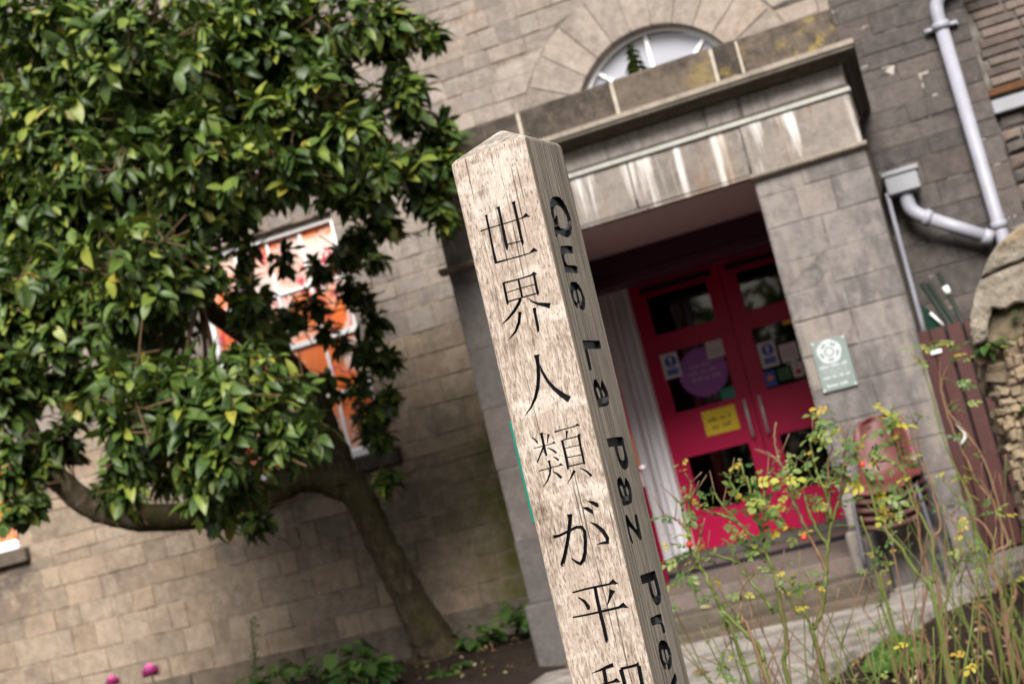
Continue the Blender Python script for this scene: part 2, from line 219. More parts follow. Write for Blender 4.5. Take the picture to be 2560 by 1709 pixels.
PATH=[[-0.78,6.78],[-0.45,7.62],[-0.14,8.13],[0.14,8.61],[0.2,9.73],[-0.39,9.35],[-0.69,8.73]]
COPING=[[0.17,7.0,0.191],[0.197,7.0,0.311],[0.257,7.0,0.43],[0.298,7.0,0.477],[0.343,7.0,0.542],[0.393,7.0,0.59],[0.458,7.0,0.626],[0.539,7.0,0.656]]
MOSS=[-0.5,6.56,-1.1]
KANJI=[[(977,1039,10.8),(836,1039,9.5),(625,1051,9.5),(382,1058,9.5),(304,1060,9.5),(238,1040,29.7),(184,1079,2.7)],[(829,848,29.7),(831,874,17.6),(836,1039,17.6),(848,1332,18.9),(850,1513,23.0),(851,1541,20.3)],[(623,798,29.7),(620,832,20.3),(625,1051,21.6),(633,1268,23.0),(631,1369,24.3),(640,1417,8.1)],[(379,803,29.7),(377,844,20.3),(381,1087,21.6),(389,1300,21.6),(385,1373,23.0),(388,1415,9.5)],[(609,1337,9.5),(399,1355,9.5)],[(847,1524,16.2),(639,1535,10.8),(447,1547,10.8),(319,1550,9.5),(240,1524,29.7),(184,1555,2.7)],[(813,1817,21.6),(809,1850,18.9),(814,2006,20.3),(817,2107,20.3),(822,2131,6.8)],[(814,1822,13.5),(574,1839,10.8),(373,1842,12.2),(322,1834,29.7),(284,1843,5.4)],[(329,1841,20.3),(332,1903,18.9),(337,2030,20.3),(337,2101,23.0),(343,2135,8.1)],[(575,1843,16.2),(578,1988,17.6),(579,2091,17.6)],[(799,1962,8.1),(591,1963,8.1),(349,1976,8.1)],[(803,2087,12.2),(593,2092,10.8),(362,2099,10.8)],[(606,2095,23.0),(650,2154,23.0),(745,2235,21.6),(863,2309,17.6),(974,2358,6.8)],[(502,2118,4.1),(455,2181,12.2),(374,2240,18.9),(273,2283,28.4),(197,2320,37.9)],[(663,2265,27.0),(677,2304,23.0),(717,2407,23.0),(802,2513,18.9),(940,2597,4.1)],[(439,2274,27.0),(448,2368,21.6),(453,2538,23.0),(463,2609,17.6)],[(568,2890,47.5),(572,2936,32.1),(582,3042,27.0),(612,3182,28.3),(659,3319,27.0),(732,3449,23.1),(830,3559,15.4),(955,3653,5.1)],[(558,3028,5.1),(546,3125,19.3),(496,3280,23.1),(424,3406,28.3),(333,3516,36.0),(236,3604,44.9)],[(929,3954,7.4),(890,3990,12.6),(862,4036,15.6),(857,4061,5.9)],[(771,3925,29.7),(770,3957,20.8),(774,4104,19.3),(775,4190,19.3),(770,4253,16.4)],[(664,3971,22.3),(673,3988,16.4),(699,4044,9.7),(719,4094,7.4)],[(943,4107,5.9),(798,4110,8.2),(692,4109,7.4),(643,4108,7.4),(615,4099,18.6),(592,4114,3.0)],[(788,4124,14.9),(829,4177,14.1),(882,4243,12.6),(935,4309,11.2)],[(741,4145,3.7),(691,4171,11.2),(648,4208,14.9),(614,4247,14.9)],[(676,4283,6.7),(640,4311,13.4),(614,4344,14.9),(610,4360,7.4)],[(934,4422,9.7),(774,4420,8.2),(625,4419,8.2),(587,4408,19.3),(559,4426,3.0)],[(754,4315,24.5),(754,4343,17.8),(751,4413,16.4),(780,4492,14.9),(843,4579,12.6),(932,4649,5.2)],[(745,4473,3.0),(699,4499,12.6),(658,4543,18.6),(626,4589,19.3)],[(575,3966,12.6),(461,3965,8.9),(348,3965,8.2),(248,3963,8.9),(215,3951,20.8),(174,3975,3.0)],[(383,3992,23.1),(390,4009,17.1),(408,4059,11.2),(417,4102,9.7)],[(491,4095,26.0),(489,4117,18.6),(490,4272,19.3),(492,4411,18.6),(501,4502,16.4)],[(479,4099,10.4),(359,4102,8.9),(256,4105,9.7),(222,4092,22.3),(196,4106,3.7)],[(234,4105,20.8),(236,4162,17.8),(243,4284,17.8),(245,4422,17.1),(246,4491,16.4)],[(475,4216,7.4),(363,4218,7.4),(244,4225,7.4)],[(483,4343,9.7),(355,4349,8.2),(244,4354,8.2)],[(487,4464,10.4),(359,4465,10.4),(244,4467,9.7)],[(404,4535,23.8),(437,4562,19.3),(497,4626,11.2),(570,4687,2.2)],[(338,4516,5.2),(279,4552,11.9),(224,4603,16.4),(181,4667,19.3)],[(955,5333,22.7),(860,5335,19.4),(719,5306,17.8),(579,5276,21.0),(499,5293,24.3),(473,5357,25.9),(494,5486,25.9),(537,5628,25.9),(584,5719,29.1),(643,5766,25.9),(699,5730,19.4),(761,5664,9.7)],[(631,5080,40.5),(641,5154,29.1),(701,5309,27.5),(771,5463,25.9),(849,5616,27.5),(915,5721,29.1),(926,5749,13.0)],[(366,5251,6.5),(281,5314,22.7),(205,5413,29.1),(167,5512,29.1),(181,5567,27.5),(244,5561,17.8),(345,5559,4.9)],[(331,4973,6.5),(257,5011,24.3),(204,5055,29.1),(193,5086,13.0)],[(423,5041,6.5),(357,5072,27.5),(304,5119,27.5),(289,5154,9.7)],[(859,6118,13.0),(667,6107,14.6),(518,6107,16.2),(296,6108,14.6),(231,6087,35.6),(168,6124,4.9)],[(794,6194,9.7),(717,6262,22.7),(676,6353,30.8),(682,6389,17.8)],[(270,6187,43.7),(312,6254,27.5),(363,6328,14.6),(408,6394,4.9)],[(944,6442,13.0),(719,6445,14.6),(513,6441,16.2),(234,6434,17.8),(165,6414,35.6),(104,6461,4.9)],[(512,6100,24.3),(522,6265,25.9),(523,6481,27.5),(520,6680,27.5),(526,6829,25.9),(531,6861,11.3)],[(858,7222,4.9),(731,7201,14.6),(594,7173,24.3),(508,7163,29.1)],[(665,7195,27.5),(674,7335,29.1),(684,7515,29.1),(698,7745,29.1)],[(938,7419,13.0),(706,7387,14.6),(575,7380,16.2),(513,7368,32.4),(469,7397,4.9)],[(417,7235,32.4),(413,7393,29.1),(418,7589,29.1),(416,7721,27.5)],[(425,7232,19.4),(277,7225,17.8),(185,7219,19.4),(139,7215,35.6)],[(151,7229,29.1),(160,7400,29.1),(166,7595,29.1),(173,7725,24.3)]]
LATIN=[[[(548,812),(666,809),(764,848),(836,936),(877,1027),(898,1139),(854,1254),(762,1352),(648,1397),(532,1392),(375,1358),(336,1360),(308,1403),(261,1406),(250,1339),(311,1180),(288,1104),(306,992),(333,919),(399,859),(467,827)],[(538,941),(632,957),(717,1008),(764,1087),(756,1180),(710,1242),(615,1275),(479,1272),(432,1241),(451,1165),(464,1108),(439,1089),(390,1117),(356,1149),(375,1085),(396,1012),(454,963)]],[[(332,1532),(570,1514),(725,1515),(695,1625),(416,1637),(378,1663),(371,1748),(418,1796),(657,1794),(724,1809),(700,1908),(491,1908),(307,1905),(308,1828),(289,1738),(288,1647)]],[[(440,2029),(557,2032),(640,2073),(699,2157),(726,2262),(703,2348),(623,2426),(551,2437),(488,2410),(486,2353),(475,2329),(443,2356),(418,2413),(359,2395),(328,2318),(311,2240),(317,2137),(336,2085),(387,2046)],[(568,2133),(616,2172),(633,2250),(604,2302),(550,2319),(526,2297),(534,2212),(542,2147)],[(442,2146),(469,2161),(468,2239),(465,2310),(423,2332),(383,2298),(373,2240),(396,2175)]],[[(326,2853),(624,2861),(884,2866),(889,2945),(860,2986),(421,2980),(419,3064),(415,3179),(399,3262),(379,3281),(314,3268),(317,3176),(323,3048),(326,2978),(317,2907)]],[[(425,3394),(483,3420),(526,3486),(549,3533),(583,3483),(625,3420),(670,3435),(717,3515),(750,3594),(750,3659),(716,3736),(673,3772),(604,3784),(343,3791),(335,3752),(337,3695),(323,3650),(308,3559),(330,3477),(373,3422)],[(424,3514),(470,3542),(479,3606),(487,3652),(451,3672),(416,3657),(399,3602),(392,3544)],[(578,3547),(613,3587),(624,3640),(599,3662),(563,3660),(551,3636),(550,3584)]],[[(342,4222),(637,4225),(870,4235),(894,4255),(886,4372),(891,4490),(892,4581),(825,4666),(727,4695),(643,4674),(574,4603),(549,4510),(538,4394),(539,4349),(350,4342),(351,4276)],[(642,4352),(795,4362),(797,4430),(790,4507),(755,4555),(678,4561),(641,4532),(629,4454)]],[[(459,4763),(521,4792),(560,4860),(571,4900),(613,4840),(642,4792),(686,4810),(741,4880),(758,4959),(738,5047),(711,5108),(661,5148),(559,5157),(354,5155),(361,5105),(362,5061),(350,5028),(341,4938),(345,4850),(380,4790)],[(438,4879),(487,4903),(499,4969),(506,5027),(467,5039),(438,5013),(419,4953),(409,4901)],[(610,4911),(646,4947),(650,5005),(627,5032),(589,5033),(574,5003),(582,4946)]],[[(363,5282),(426,5284),(485,5387),(594,5501),(638,5510),(637,5446),(661,5321),(709,5311),(743,5325),(741,5421),(736,5536),(723,5650),(683,5676),(634,5650),(557,5562),(472,5489),(390,5440),(386,5526),(396,5616),(412,5669),(396,5685),(354,5660),(337,5607),(333,5493),(339,5393),(347,5331)]],[[(375,6111),(655,6117),(908,6129),(906,6182),(915,6266),(918,6384),(919,6466),(853,6560),(742,6589),(674,6574),(625,6530),(589,6443),(573,6347),(577,6243),(375,6232),(373,6163)],[(682,6244),(795,6245),(798,6328),(802,6411),(764,6456),(704,6454),(670,6411),(667,6317)]],[[(373,6693),(599,6693),(762,6705),(768,6743),(738,6825),(772,6884),(771,6959),(716,6971),(668,6950),(684,6890),(664,6833),(599,6815),(381,6801),(369,6747)]],[[(555,7031),(664,7053),(740,7104),(780,7188),(788,7283),(740,7377),(671,7431),(580,7451),(549,7427),(564,7378),(555,7353),(529,7370),(488,7424),(441,7402),(399,7324),(377,7240),(396,7141),(446,7072),(498,7039)],[(640,7172),(681,7196),(688,7273),(647,7322),(600,7323),(600,7265),(610,7187)],[(521,7147),(548,7162),(552,7243),(548,7317),(517,7337),(484,7286),(486,7212),(495,7168)]],[[(760,7520),(784,7572),(773,7628),(684,7676),(755,7762),(832,7839),(770,7836),(591,7723),(507,7635),(580,7595)]]]

# ------------------------------------------------------------------ materials
def lichen(m, p, c):
    n = m.noise(p, 5, 5, .7); k = m.math('MULTIPLY', m.step(n, .52, .64), m.step(m.sep(p, 0), -1.4, -.4))
    return m.mix(m.math('MULTIPLY', k, .85), c, (.27, .20, .055))
def lime_runs(m, p, c):
    """white lime runs down the lintel, with brown ones between"""
    w_ = m.noise(m.scale(p, (6.5, 1, .5)), 1.15, 5, .6, .25); f = m.noise(m.scale(p, (30, 1, 2)), 1.2, 3, .6)
    k = m.math('ADD', w_, m.math('MULTIPLY', f, .22))
    k = m.math('ADD', k, m.math('MULTIPLY', m.step(m.sep(p, 2), 1.6, 2.0), .05))
    c = m.mix(m.step(m.math('ADD', k, m.math('MULTIPLY', m.math('SUBTRACT', m.noise(m.scale(p, (1, 1, .2)), 2.3, 2), .5), .55)), .66, .80), c, m.mix(m.math('MULTIPLY', m.step(f, .40, .62), .6), (.66, .63, .61), (.38, .33, .29)))
    c = m.mix(m.math('MULTIPLY', m.step(m.noise(m.scale(p, (6, 1, .5), (4, 0, 0)), 1.6, 3), .56, .66), .5), c, (.20, .125, .07))
    return c
def grey_runs(m, p, c):
    k = m.noise(m.scale(p, (14, 1, .7), (2, 0, 0)), 1.2, 4, .6)
    c = m.mix(m.math('MULTIPLY', m.step(k, .5, .66), .5), c, (.40, .37, .34))
    return m.mix(m.math('MULTIPLY', m.step(m.noise(m.scale(p, (10, 1, .7), (7, 0, 0)), 1.2, 4), .54, .68), .6), c, (.06, .055, .05))
def sill_soot(m, p, c):
    x, z = m.sep(p, 0), m.sep(p, 2); n = m.noise(p, 5, 5, .7)
    def blot(x0, x1, z0, z1):
        a = m.math('MULTIPLY', m.step(x, x0-.25, x0+.1), m.step(x, x1+.25, x1-.1)); b_ = m.math('MULTIPLY', m.step(z, z0-.3, z0+.35), m.step(z, z1+.05, z1-.02))
        return m.math('MULTIPLY', m.math('MULTIPLY', a, b_), m.step(n, .34, .60))
    k = m.math('MAXIMUM', blot(-6.0, -5.3, .15, .52), blot(-9.5, -8.05, .10, .52))
    return m.mix(m.math('MULTIPLY', k, .85), c, (.045, .04, .042))
def soft_runs(m, p, c):
    k = m.noise(m.scale(p, (5, 1, 1.6), (2, 0, 0)), 1.6, 5, .65)
    c = m.mix(m.math('MULTIPLY', m.step(k, .5, .62), .5), c, (.27, .235, .20))
    return m.mix(m.math('MULTIPLY', m.step(k, .46, .36), .5), c, (.085, .075, .074))
M_tan = stone_mat('sandstone_tan', (.180, .139, .103), (.348, .275, .207), moss=.95, st=.32, extra=sill_soot)
M_up = stone_mat('sandstone_pale', (.180, .151, .131), (.325, .277, .240), st=.36)
def repoint(m, p, c):
    n = m.noise(m.scale(p, (1, 1, 3.2)), 5.5, 3, .5)
    return m.mix(m.math('MULTIPLY', m.step(n, .70, .73), .55), c, (.36, .32, .29))
M_grey = stone_mat('sandstone_grey', (.052, .046, .044), (.125, .107, .099), stain=(.045, .04, .038), st=.5, extra=repoint)
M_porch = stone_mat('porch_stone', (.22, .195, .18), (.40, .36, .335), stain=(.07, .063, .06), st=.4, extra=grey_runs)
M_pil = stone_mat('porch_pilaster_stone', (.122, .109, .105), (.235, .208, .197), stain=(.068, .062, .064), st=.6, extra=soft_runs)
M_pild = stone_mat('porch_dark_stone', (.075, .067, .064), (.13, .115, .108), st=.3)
M_lint = stone_mat('lime_stained_stone', (.165, .142, .125), (.285, .245, .215), st=.35, extra=lime_runs)
M_para = stone_mat('sooty_parapet_stone', (.034, .028, .024), (.150, .118, .092), stain=(.016, .015, .015), st=.85, extra=lichen)
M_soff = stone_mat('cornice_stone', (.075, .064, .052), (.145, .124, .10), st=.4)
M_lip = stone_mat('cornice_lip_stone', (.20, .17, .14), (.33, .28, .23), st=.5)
M_arch = stone_mat('arch_stone', (.185, .153, .130), (.34, .288, .246), st=.45)
M_step = stone_mat('step_stone', (.055, .045, .035), (.125, .102, .080), stain=(.04, .043, .016), st=.6)
M_floor = stone_mat('porch_floor_stone', (.105, .080, .068), (.165, .130, .112), st=.3)
def dark_wing(m, p, c):
    n = m.noise(m.scale(p, (1, 1, 1)), 6.5, 3, .5); k = m.step(m.sep(p, 0), -.10, -.06)
    return m.mix(k, c, m.mix(m.step(n, .60, .63), (.06, .052, .048), (.38, .34, .31)))
M_mort = stone_mat('mortar_tan', (.135, .106, .082), (.32, .257, .20), st=.5, tint=.1, extra=dark_wing)
M_plinth = stone_mat('plinth_stone', (.10, .082, .064), (.205, .168, .132), stain=(.05, .048, .025), st=.6)
M_mortd = stone_mat('mortar_dark', (.09, .08, .072), (.22, .195, .175), st=.3, tint=.1)
M_mortp = stone_mat('porch_mortar', (.075, .066, .062), (.215, .19, .178), st=.4, tint=.1)
M_morta = stone_mat('arch_mortar', (.16, .14, .13), (.28, .245, .22), st=.3, tint=.1)
M_mortl = stone_mat('mortar_pale', (.36, .31, .25), (.50, .45, .37), st=.2)
M_brick = stone_mat('thin_brown_brick', (.075, .060, .053), (.18, .143, .124), st=.35, tint=.9)
def weathered(m, p, c):
    n = m.noise(p, 9, 7, .75, .5); g = m.noise(p, 4, 5, .7)
    c = m.mix(m.math('MULTIPLY', m.step(n, .50, .62), .6), c, (.115, .10, .08))
    c = m.mix(m.math('MULTIPLY', m.step(n, .44, .34), .5), c, (.46, .41, .35))
    return m.mix(m.math('MULTIPLY', m.step(g, .56, .66), .5), c, (.30, .21, .11))
M_coping = stone_mat('coping_stone', (.17, .144, .114), (.30, .255, .20), stain=(.11, .10, .075), st=.6, extra=weathered)
def mossy(m, p, c): return m.mix(m.math('MULTIPLY', m.step(m.noise(p, 14, 5, .7), .54, .66), .6), c, (.10, .105, .035))
M_rub = stone_mat('rubble_stone', (.115, .086, .058), (.29, .222, .152), st=.4, tint=1.0, extra=mossy)
M_rubm = stone_mat('rubble_core', (.06, .047, .032), (.24, .185, .125), stain=(.03, .03, .012), st=.7, extra=mossy)
M_red = plain('crimson_door_paint', (.44, .001, .056), .42, .3, var=.12, sc=5)
M_purple = plain('dark_purple_paint', (.060, .010, .036), .5, .3)
M_mauve = plain('mauve_plaster', (.60, .50, .51), .9, .2, var=.08)
M_cream = plain('cream_trim', (.62, .50, .44), .6, .3)
M_white = plain('white_gloss_paint', (.80, .80, .80), .35, .4, var=.03)
M_offw = plain('off_white_frame_paint', (.88, .86, .89), .4, .4, var=.06)
M_sash = plain('white_sash_paint', (.88, .88, .88), .4, .4, var=.02)
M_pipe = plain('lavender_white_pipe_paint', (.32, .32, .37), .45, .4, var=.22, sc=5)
M_hop = plain('grey_hopper_paint', (.26, .26, .285), .5, .4)
M_lead = plain('lead_flashing', (.40, .40, .365), .7, .3, var=.3, sc=16)
M_black = plain('black_metal', (.012, .011, .012), .5, .3)
M_steel = plain('brushed_steel', (.50, .46, .45), .35, .5, metal=.15)
M_brass = plain('orange_brown_lock', (.42, .12, .04), .5, .4)
M_strip = plain('black_floor_strip', (.018, .016, .022), .95, .1)
M_rust = plain('rusty_timber', (.11, .05, .022), .8, .2, var=.3, sc=12)
M_room = plain('interior_plaster', (.20, .13, .07), .9, .1)
M_dark = plain('interior_dark', (.02, .017, .015), .9, .1)
M_gate = plain('red_brown_gate_paint', (.066, .023, .020), .65, .3, var=.22, sc=14)
M_teal = plain('teal_plastic', (.005, .185, .125), .4, .4, var=.03)
M_green_pole = plain('dark_green_paint', (.020, .028, .021), .5, .4)
M_leg = plain('grey_steel_leg', (.11, .11, .125), .4, .5, metal=.3)
def glass(name, tint, refl=1.0):
    m = Mat(name); n = m.n; l = m.l
    tr = n.new('ShaderNodeBsdfTransparent'); tr.inputs[0].default_value = (*tint, 1)
    gl = n.new('ShaderNodeBsdfGlossy'); gl.inputs['Roughness'].default_value = .03; gl.inputs[0].default_value = (refl, refl, refl, 1)
    fr = n.new('ShaderNodeFresnel'); fr.inputs[0].default_value = 1.5
    mx = n.new('ShaderNodeMixShader'); l.new(fr.outputs[0], mx.inputs[0]); l.new(tr.outputs[0], mx.inputs[1]); l.new(gl.outputs[0], mx.inputs[2])
    l.new(mx.outputs[0], n['Material Output'].inputs[0]); return m.m
M_glass = glass('door_glass', (.72, .68, .62))
M_fan = plain('pale_blind_behind_glass', (.34, .345, .385), .12, .6, var=.05, sc=1.5)
def mural_mat():
    """loose patches of orange, pale pink and crimson paint on the inside of the panes"""
    m = Mat('painted_window_mural', .25, .5); p = m.pos()
    q = m.new('ShaderNodeVectorMath'); q.operation = 'ADD'; m.put(q.inputs[0], p)
    nz = m.new('ShaderNodeTexNoise'); nz.inputs['Scale'].default_value = 2.2; nz.inputs['Detail'].default_value = 4; m.l.new(p, nz.inputs['Vector'])
    m.l.new(nz.outputs['Color'], q.inputs[1]); v = m.scale(q.outputs[0], (1, .1, 1))
    z = m.sep(p, 2); cell = m.math('ADD', m.noise(v, 1.9, 3, .5), m.math('MULTIPLY', m.math('SUBTRACT', m.noise(v, 7, 4, .6), .5), .16))
    o = m.math('ADD', cell, m.math('MULTIPLY', m.step(z, 2.5, .8), .12))
    c = m.ramp(o, [(.30, (.62, .58, .58)), (.42, (.70, .56, .50)), (.50, (.74, .46, .37)), (.56, (.78, .20, .055)), (.66, (.76, .16, .04)), (.74, (.72, .42, .31))])
    k = m.math('ABSOLUTE', m.math('SUBTRACT', m.noise(v, 3.2, 2), .5))
    c = m.mix(m.step(k, .016, .008), c, (.50, .045, .08))
    m.col(c); return m.m
M_mural = mural_mat()

# ------------------------------------------------------------------ ground
def soil_mat():
    m = Mat('dark_soil', .95, .15); p = m.pos(); n = m.noise(p, 9, 8, .7); f = m.noise(p, 60, 4, .7)
    m.col(m.ramp(m.math('ADD', m.math('MULTIPLY', n, .6), m.math('MULTIPLY', f, .4)), [(.3, (.012, .008, .006)), (.55, (.04, .027, .02)), (.72, (.085, .06, .045))]))
    m.bump(m.math('ADD', n, m.math('MULTIPLY', f, .5)), .9, .04); return m.m
def path_mat():
    m = Mat('pale_concrete', .9, .2); p = m.pos(); n = m.noise(p, 6, 6, .65); f = m.noise(p, 75, 4, .75); b = m.noise(p, 1.4, 4)
    c = m.ramp(m.math('ADD', m.math('MULTIPLY', n, .55), m.math('MULTIPLY', f, .45)), [(.36, (.10, .087, .075)), (.46, (.29, .255, .222)), (.52, (.45, .40, .36)), (.64, (.62, .57, .515))])
    c = m.mix(m.math('MULTIPLY', m.step(b, .5, .68), .5), c, (.20, .16, .12))
    m.col(c); m.bump(m.math('ADD', n, f), .9, .03); return m.m
bm = bmesh.new()
NX, NY = 90, 60
xs = [-60, -30, -16] + list(np.linspace(-11, 3, NX)) + [10, 30, 60]; ys = [-60, -25, -8] + list(np.linspace(0, 14, NY)) + [30, 60]
def gh(x, y):
    if not (-11 < x < 3 and 0 < y < 14): return GZ
    h = .035*math.sin(x*3.1+y*1.7)*math.sin(y*2.6-x*.8) + random.uniform(-.015, .02)
    left = min(1, max(0, (-x-2.9)/.5)); h = h*.8 + left*.06
    inpath = -2.9 < x < .7 and 3 < y < 9.9
    return GZ + (min(h, .0) - .02 if inpath else h)
g = [[bm.verts.new((x, y, gh(x, y))) for x in xs] for y in ys]
for j in range(len(ys)-1):
    for i in range(len(xs)-1):
        f = bm.faces.new((g[j][i], g[j][i+1], g[j+1][i+1], g[j+1][i])); f.smooth = True
tag(bm_obj('ground', bm, soil_mat(), recalc=False), kind='structure')
PATHP = [(-2.75, 3.2), (-2.1, 3.2), (-1.35, 5.3), (-.98, 6.25), (-.78, 6.78), (-.60, 7.25), (-.45, 7.62), (-.28, 7.92), (-.14, 8.13), (.02, 8.42), (.16, 8.66), (.62, 9.25), (.62, 9.80), (.2, 9.76), (-.1, 9.68), (-.39, 9.38), (-.56, 9.06), (-.69, 8.85), (-.72, 8.5), (-2.75, 8.5)]
jp = []
for (a, b) in zip(PATHP, PATHP[1:]+PATHP[:1]):
    for k in range(4):
        t = k/4; jp.append((a[0]+(b[0]-a[0])*t+random.uniform(-.025, .025), a[1]+(b[1]-a[1])*t+random.uniform(-.025, .025)))
tag(prism_obj('path', [jp], 'z', GZ-.08, GZ+.022, path_mat()), kind='structure')

# ------------------------------------------------------------------ the building
B = thing('stone_building', 'old sandstone building with a pillared porch and an arched fanlight above it', 'building', (0, 11, GZ))
def under(o, parent): o.matrix_parent_inverse = (parent.matrix_world if parent.parent is None else parent.parent.matrix_world @ parent.matrix_basis).inverted()
B.location = (0, 0, 0)                      # parts keep world coordinates
W1, W2 = (-5.79, -4.42, .655, 2.72), (-9.45, -8.09, .655, 2.72)
AX, AZ, RI, RO = -1.485, 2.66, .70, 1.13
YW = 11.0
def quad_block(bm, q, y0, y1, bev=.007, jit=.006, tint=None):
    """one stone: outline q (x,z) x4, front face at y0 a little inset, back at y1"""
    ly = (bm.faces.layers.float.get('tint') or bm.faces.layers.float.new('tint')) if tint is not None else None
    c = (sum(p[0] for p in q)/4, sum(p[1] for p in q)/4); j = lambda: random.uniform(-jit, jit)
    def inset(p):
        dx, dz = c[0]-p[0], c[1]-p[1]
        return (p[0]+math.copysign(min(bev, abs(dx)*.4), dx)+j(), p[1]+math.copysign(min(bev, abs(dz)*.4), dz)+j())
    pq = [(p[0]+j()*.5, p[1]+j()*.5) for p in q]
    F = [bm.verts.new((*[(inset(p))[0]], y0+j()*.6, inset(p)[1])) for p in q]
    E_ = [bm.verts.new((p[0], y0+bev*.8, p[1])) for p in pq]; K = [bm.verts.new((p[0], y1, p[1])) for p in pq]
    fs = [bm.faces.new(F)]
    for k in range(4):
        n = (k+1) % 4
        fs.append(bm.faces.new((F[k], E_[k], E_[n], F[n]))); fs.append(bm.faces.new((E_[k], K[k], K[n], E_[n])))
    if tint is not None:
        for f in fs: f[ly] = tint
    return fs
def course_quads(x0, x1, z0, z1, holes, lmin, lmax, gap=.008):
    """split one course into stones, cut off at rectangular holes and at the arch ring"""
    zm = (z0+z1)/2; cuts = [(x0, x0, x1, x1)]; segs = [((x0, x0), (x1, x1))]
    hs_ = []
    for h in holes:
        if z0 < h[3]-.01 and z1 > h[2]+.01: hs_.append(((h[0], h[0]), (h[1], h[1])))
    dz0, dz1 = max(0, z0-AZ), max(0, z1-AZ)
    if z1 > AZ and z0 < AZ+RO:
        r0 = math.sqrt(max(0, (RO+.012)**2-dz0**2)); r1 = math.sqrt(max(0, (RO+.012)**2-min(dz1, RO+.012)**2))
        if zm < AZ+RO: hs_.append(((AX-r0, AX-r1), (AX+r0, AX+r1)))
    hs_.sort()
    out = []; cur = (x0, x0)
    for a, b in hs_+[((x1, x1), None)]:
        if (a[0]+a[1])/2 - (cur[0]+cur[1])/2 > .03:
            L, Rr = cur, a; xs_ = [L]; x = max(L); end = min(Rr)
            while True:
                x += random.uniform(lmin, lmax)
                if x > end-lmin*.7: break
                xs_.append((x, x))
            xs_.append(Rr)
            for p, q in zip(xs_, xs_[1:]):
                if (q[0]+q[1])/2-(p[0]+p[1])/2 < .025: continue
                g2 = random.uniform(.15, .75)*gap
                out.append([(p[0]+g2, z0+g2), (q[0]-g2, z0+g2), (q[1]-g2, z1-g2), (p[1]+g2, z1-g2)])
        cur = b if b else cur
    return out
random.seed(21)
left, right = [], []
z = -.775
while z < 6.1:
    h = random.uniform(.175, .245) if z < 1.6 else random.uniform(.12, .18); top = z+h
    for lv in (-.775, .52, .655, 2.72):
        if z < lv-.02 < top+.05 and top > lv-.06: top = lv
    holes = [W1, W2, (-2.94, -.06, -2, 2.44)]
    holes += [(-5.92, -4.29, .52, .655), (-9.58, -7.98, .52, .655)]
    for q in course_quads(-9.9, -.05, z, top, holes, *((.15, .50) if z < 1.6 else (.12, .33)), .009): left.append(q)
    for q in course_quads(-.05, .70, z, top, [], .3, .55): right.append(q)
    right.append([(.708, z+.004), (.866, z+.004), (.866, top-.004), (.708, top-.004)])
    z = top
pl = [[(x, -1.3), (x+1.08, -1.3), (x+1.08, -.775), (x, -.775)] for x in np.arange(-9.9, -3.2, 1.09)]
wall = prism_obj('front_wall', [[(-9.9, -1.4), (.86, -1.4), (.86, 6.2), (-9.9, 6.2)], rect(*W1), rect(*W2), circ(AX, AZ, RI+.03, 30, 0, math.pi), rect(-2.5, -.5, -1.3, 1.9)], 'y', YW+.005, YW+.45, M_mort, B)
def visible_score(q):
    c = (sum(p[0] for p in q)/4, YW, sum(p[1] for p in q)/4); a, b, d = pixel(c)
    if not (-60 < a < 2620 and -60 < b < 1770): return -1
    area = (q[1][0]-q[0][0])*(q[2][1]-q[1][1])
    crown = a < 930 and b < 1180 and not (560 < a < 900 and 520 < b < 900)
    return area*(.15 if crown else 1)
allq = [(visible_score(q), q, M_tan if q[0][1] < 1.5 else M_up, 0) for q in left] + [(visible_score(q), q, M_grey, 0) for q in right] + [(visible_score(q)*3, q, M_plinth, -.05) for q in pl]
allq.sort(key=lambda t: -t[0])
bms = {}
for k, (s_, q, m, dy) in enumerate(allq):
    y0 = YW+dy+random.uniform(-.006, .003)
    if k < 285 and s_ > 0:
        b = bmesh.new(); quad_block(b, q, y0, YW+.02, bev=random.uniform(.002, .0065)); bm_obj('stone', b, m, wall)
    else:
        quad_block(bms.setdefault(m.name, (m, bmesh.new()))[1], q, y0, YW+.02, bev=random.uniform(.002, .0065), tint=random.random())
for nm, (m, b) in bms.items(): tag(bm_obj('stone_courses', b, m, wall), kind='stuff')
for nm, x0, x1 in (('window_ledge', -5.92, -4.30), ('window_ledge', -9.58, -7.99)):
    box_obj('stone_sill', x0, x1, YW-.075, YW+.3, .522, .650, M_step, wall, .012)
# arch stones over the fanlight
arch = prism_obj('fanlight_arch', [[(AX+RI*1.02*math.cos(t), AZ+RI*1.02*math.sin(t)) for t in np.linspace(0, math.pi, 25)] + [(AX+(RO-.004)*math.cos(t), AZ+(RO-.004)*math.sin(t)) for t in np.linspace(math.pi, 0, 25)]], 'y', YW-.002, YW+.30, M_morta, B)
NV = 13
for k in range(NV):
    a0, a1 = math.pi*k/NV+.006, math.pi*(k+1)/NV-.006; b = bmesh.new()
    n = 4; ang = [a0+(a1-a0)*i/n for i in range(n+1)]
    lp = [(AX+RI*math.cos(t), AZ+RI*math.sin(t)) for t in ang]+[(AX+(RO-.014)*math.cos(t), AZ+(RO-.014)*math.sin(t)) for t in ang[::-1]]
    prism(b, [lp], 'y', YW-.012+random.uniform(-.003, .003), YW+.16)
    bm_obj('arch_stone', b, M_arch, arch)
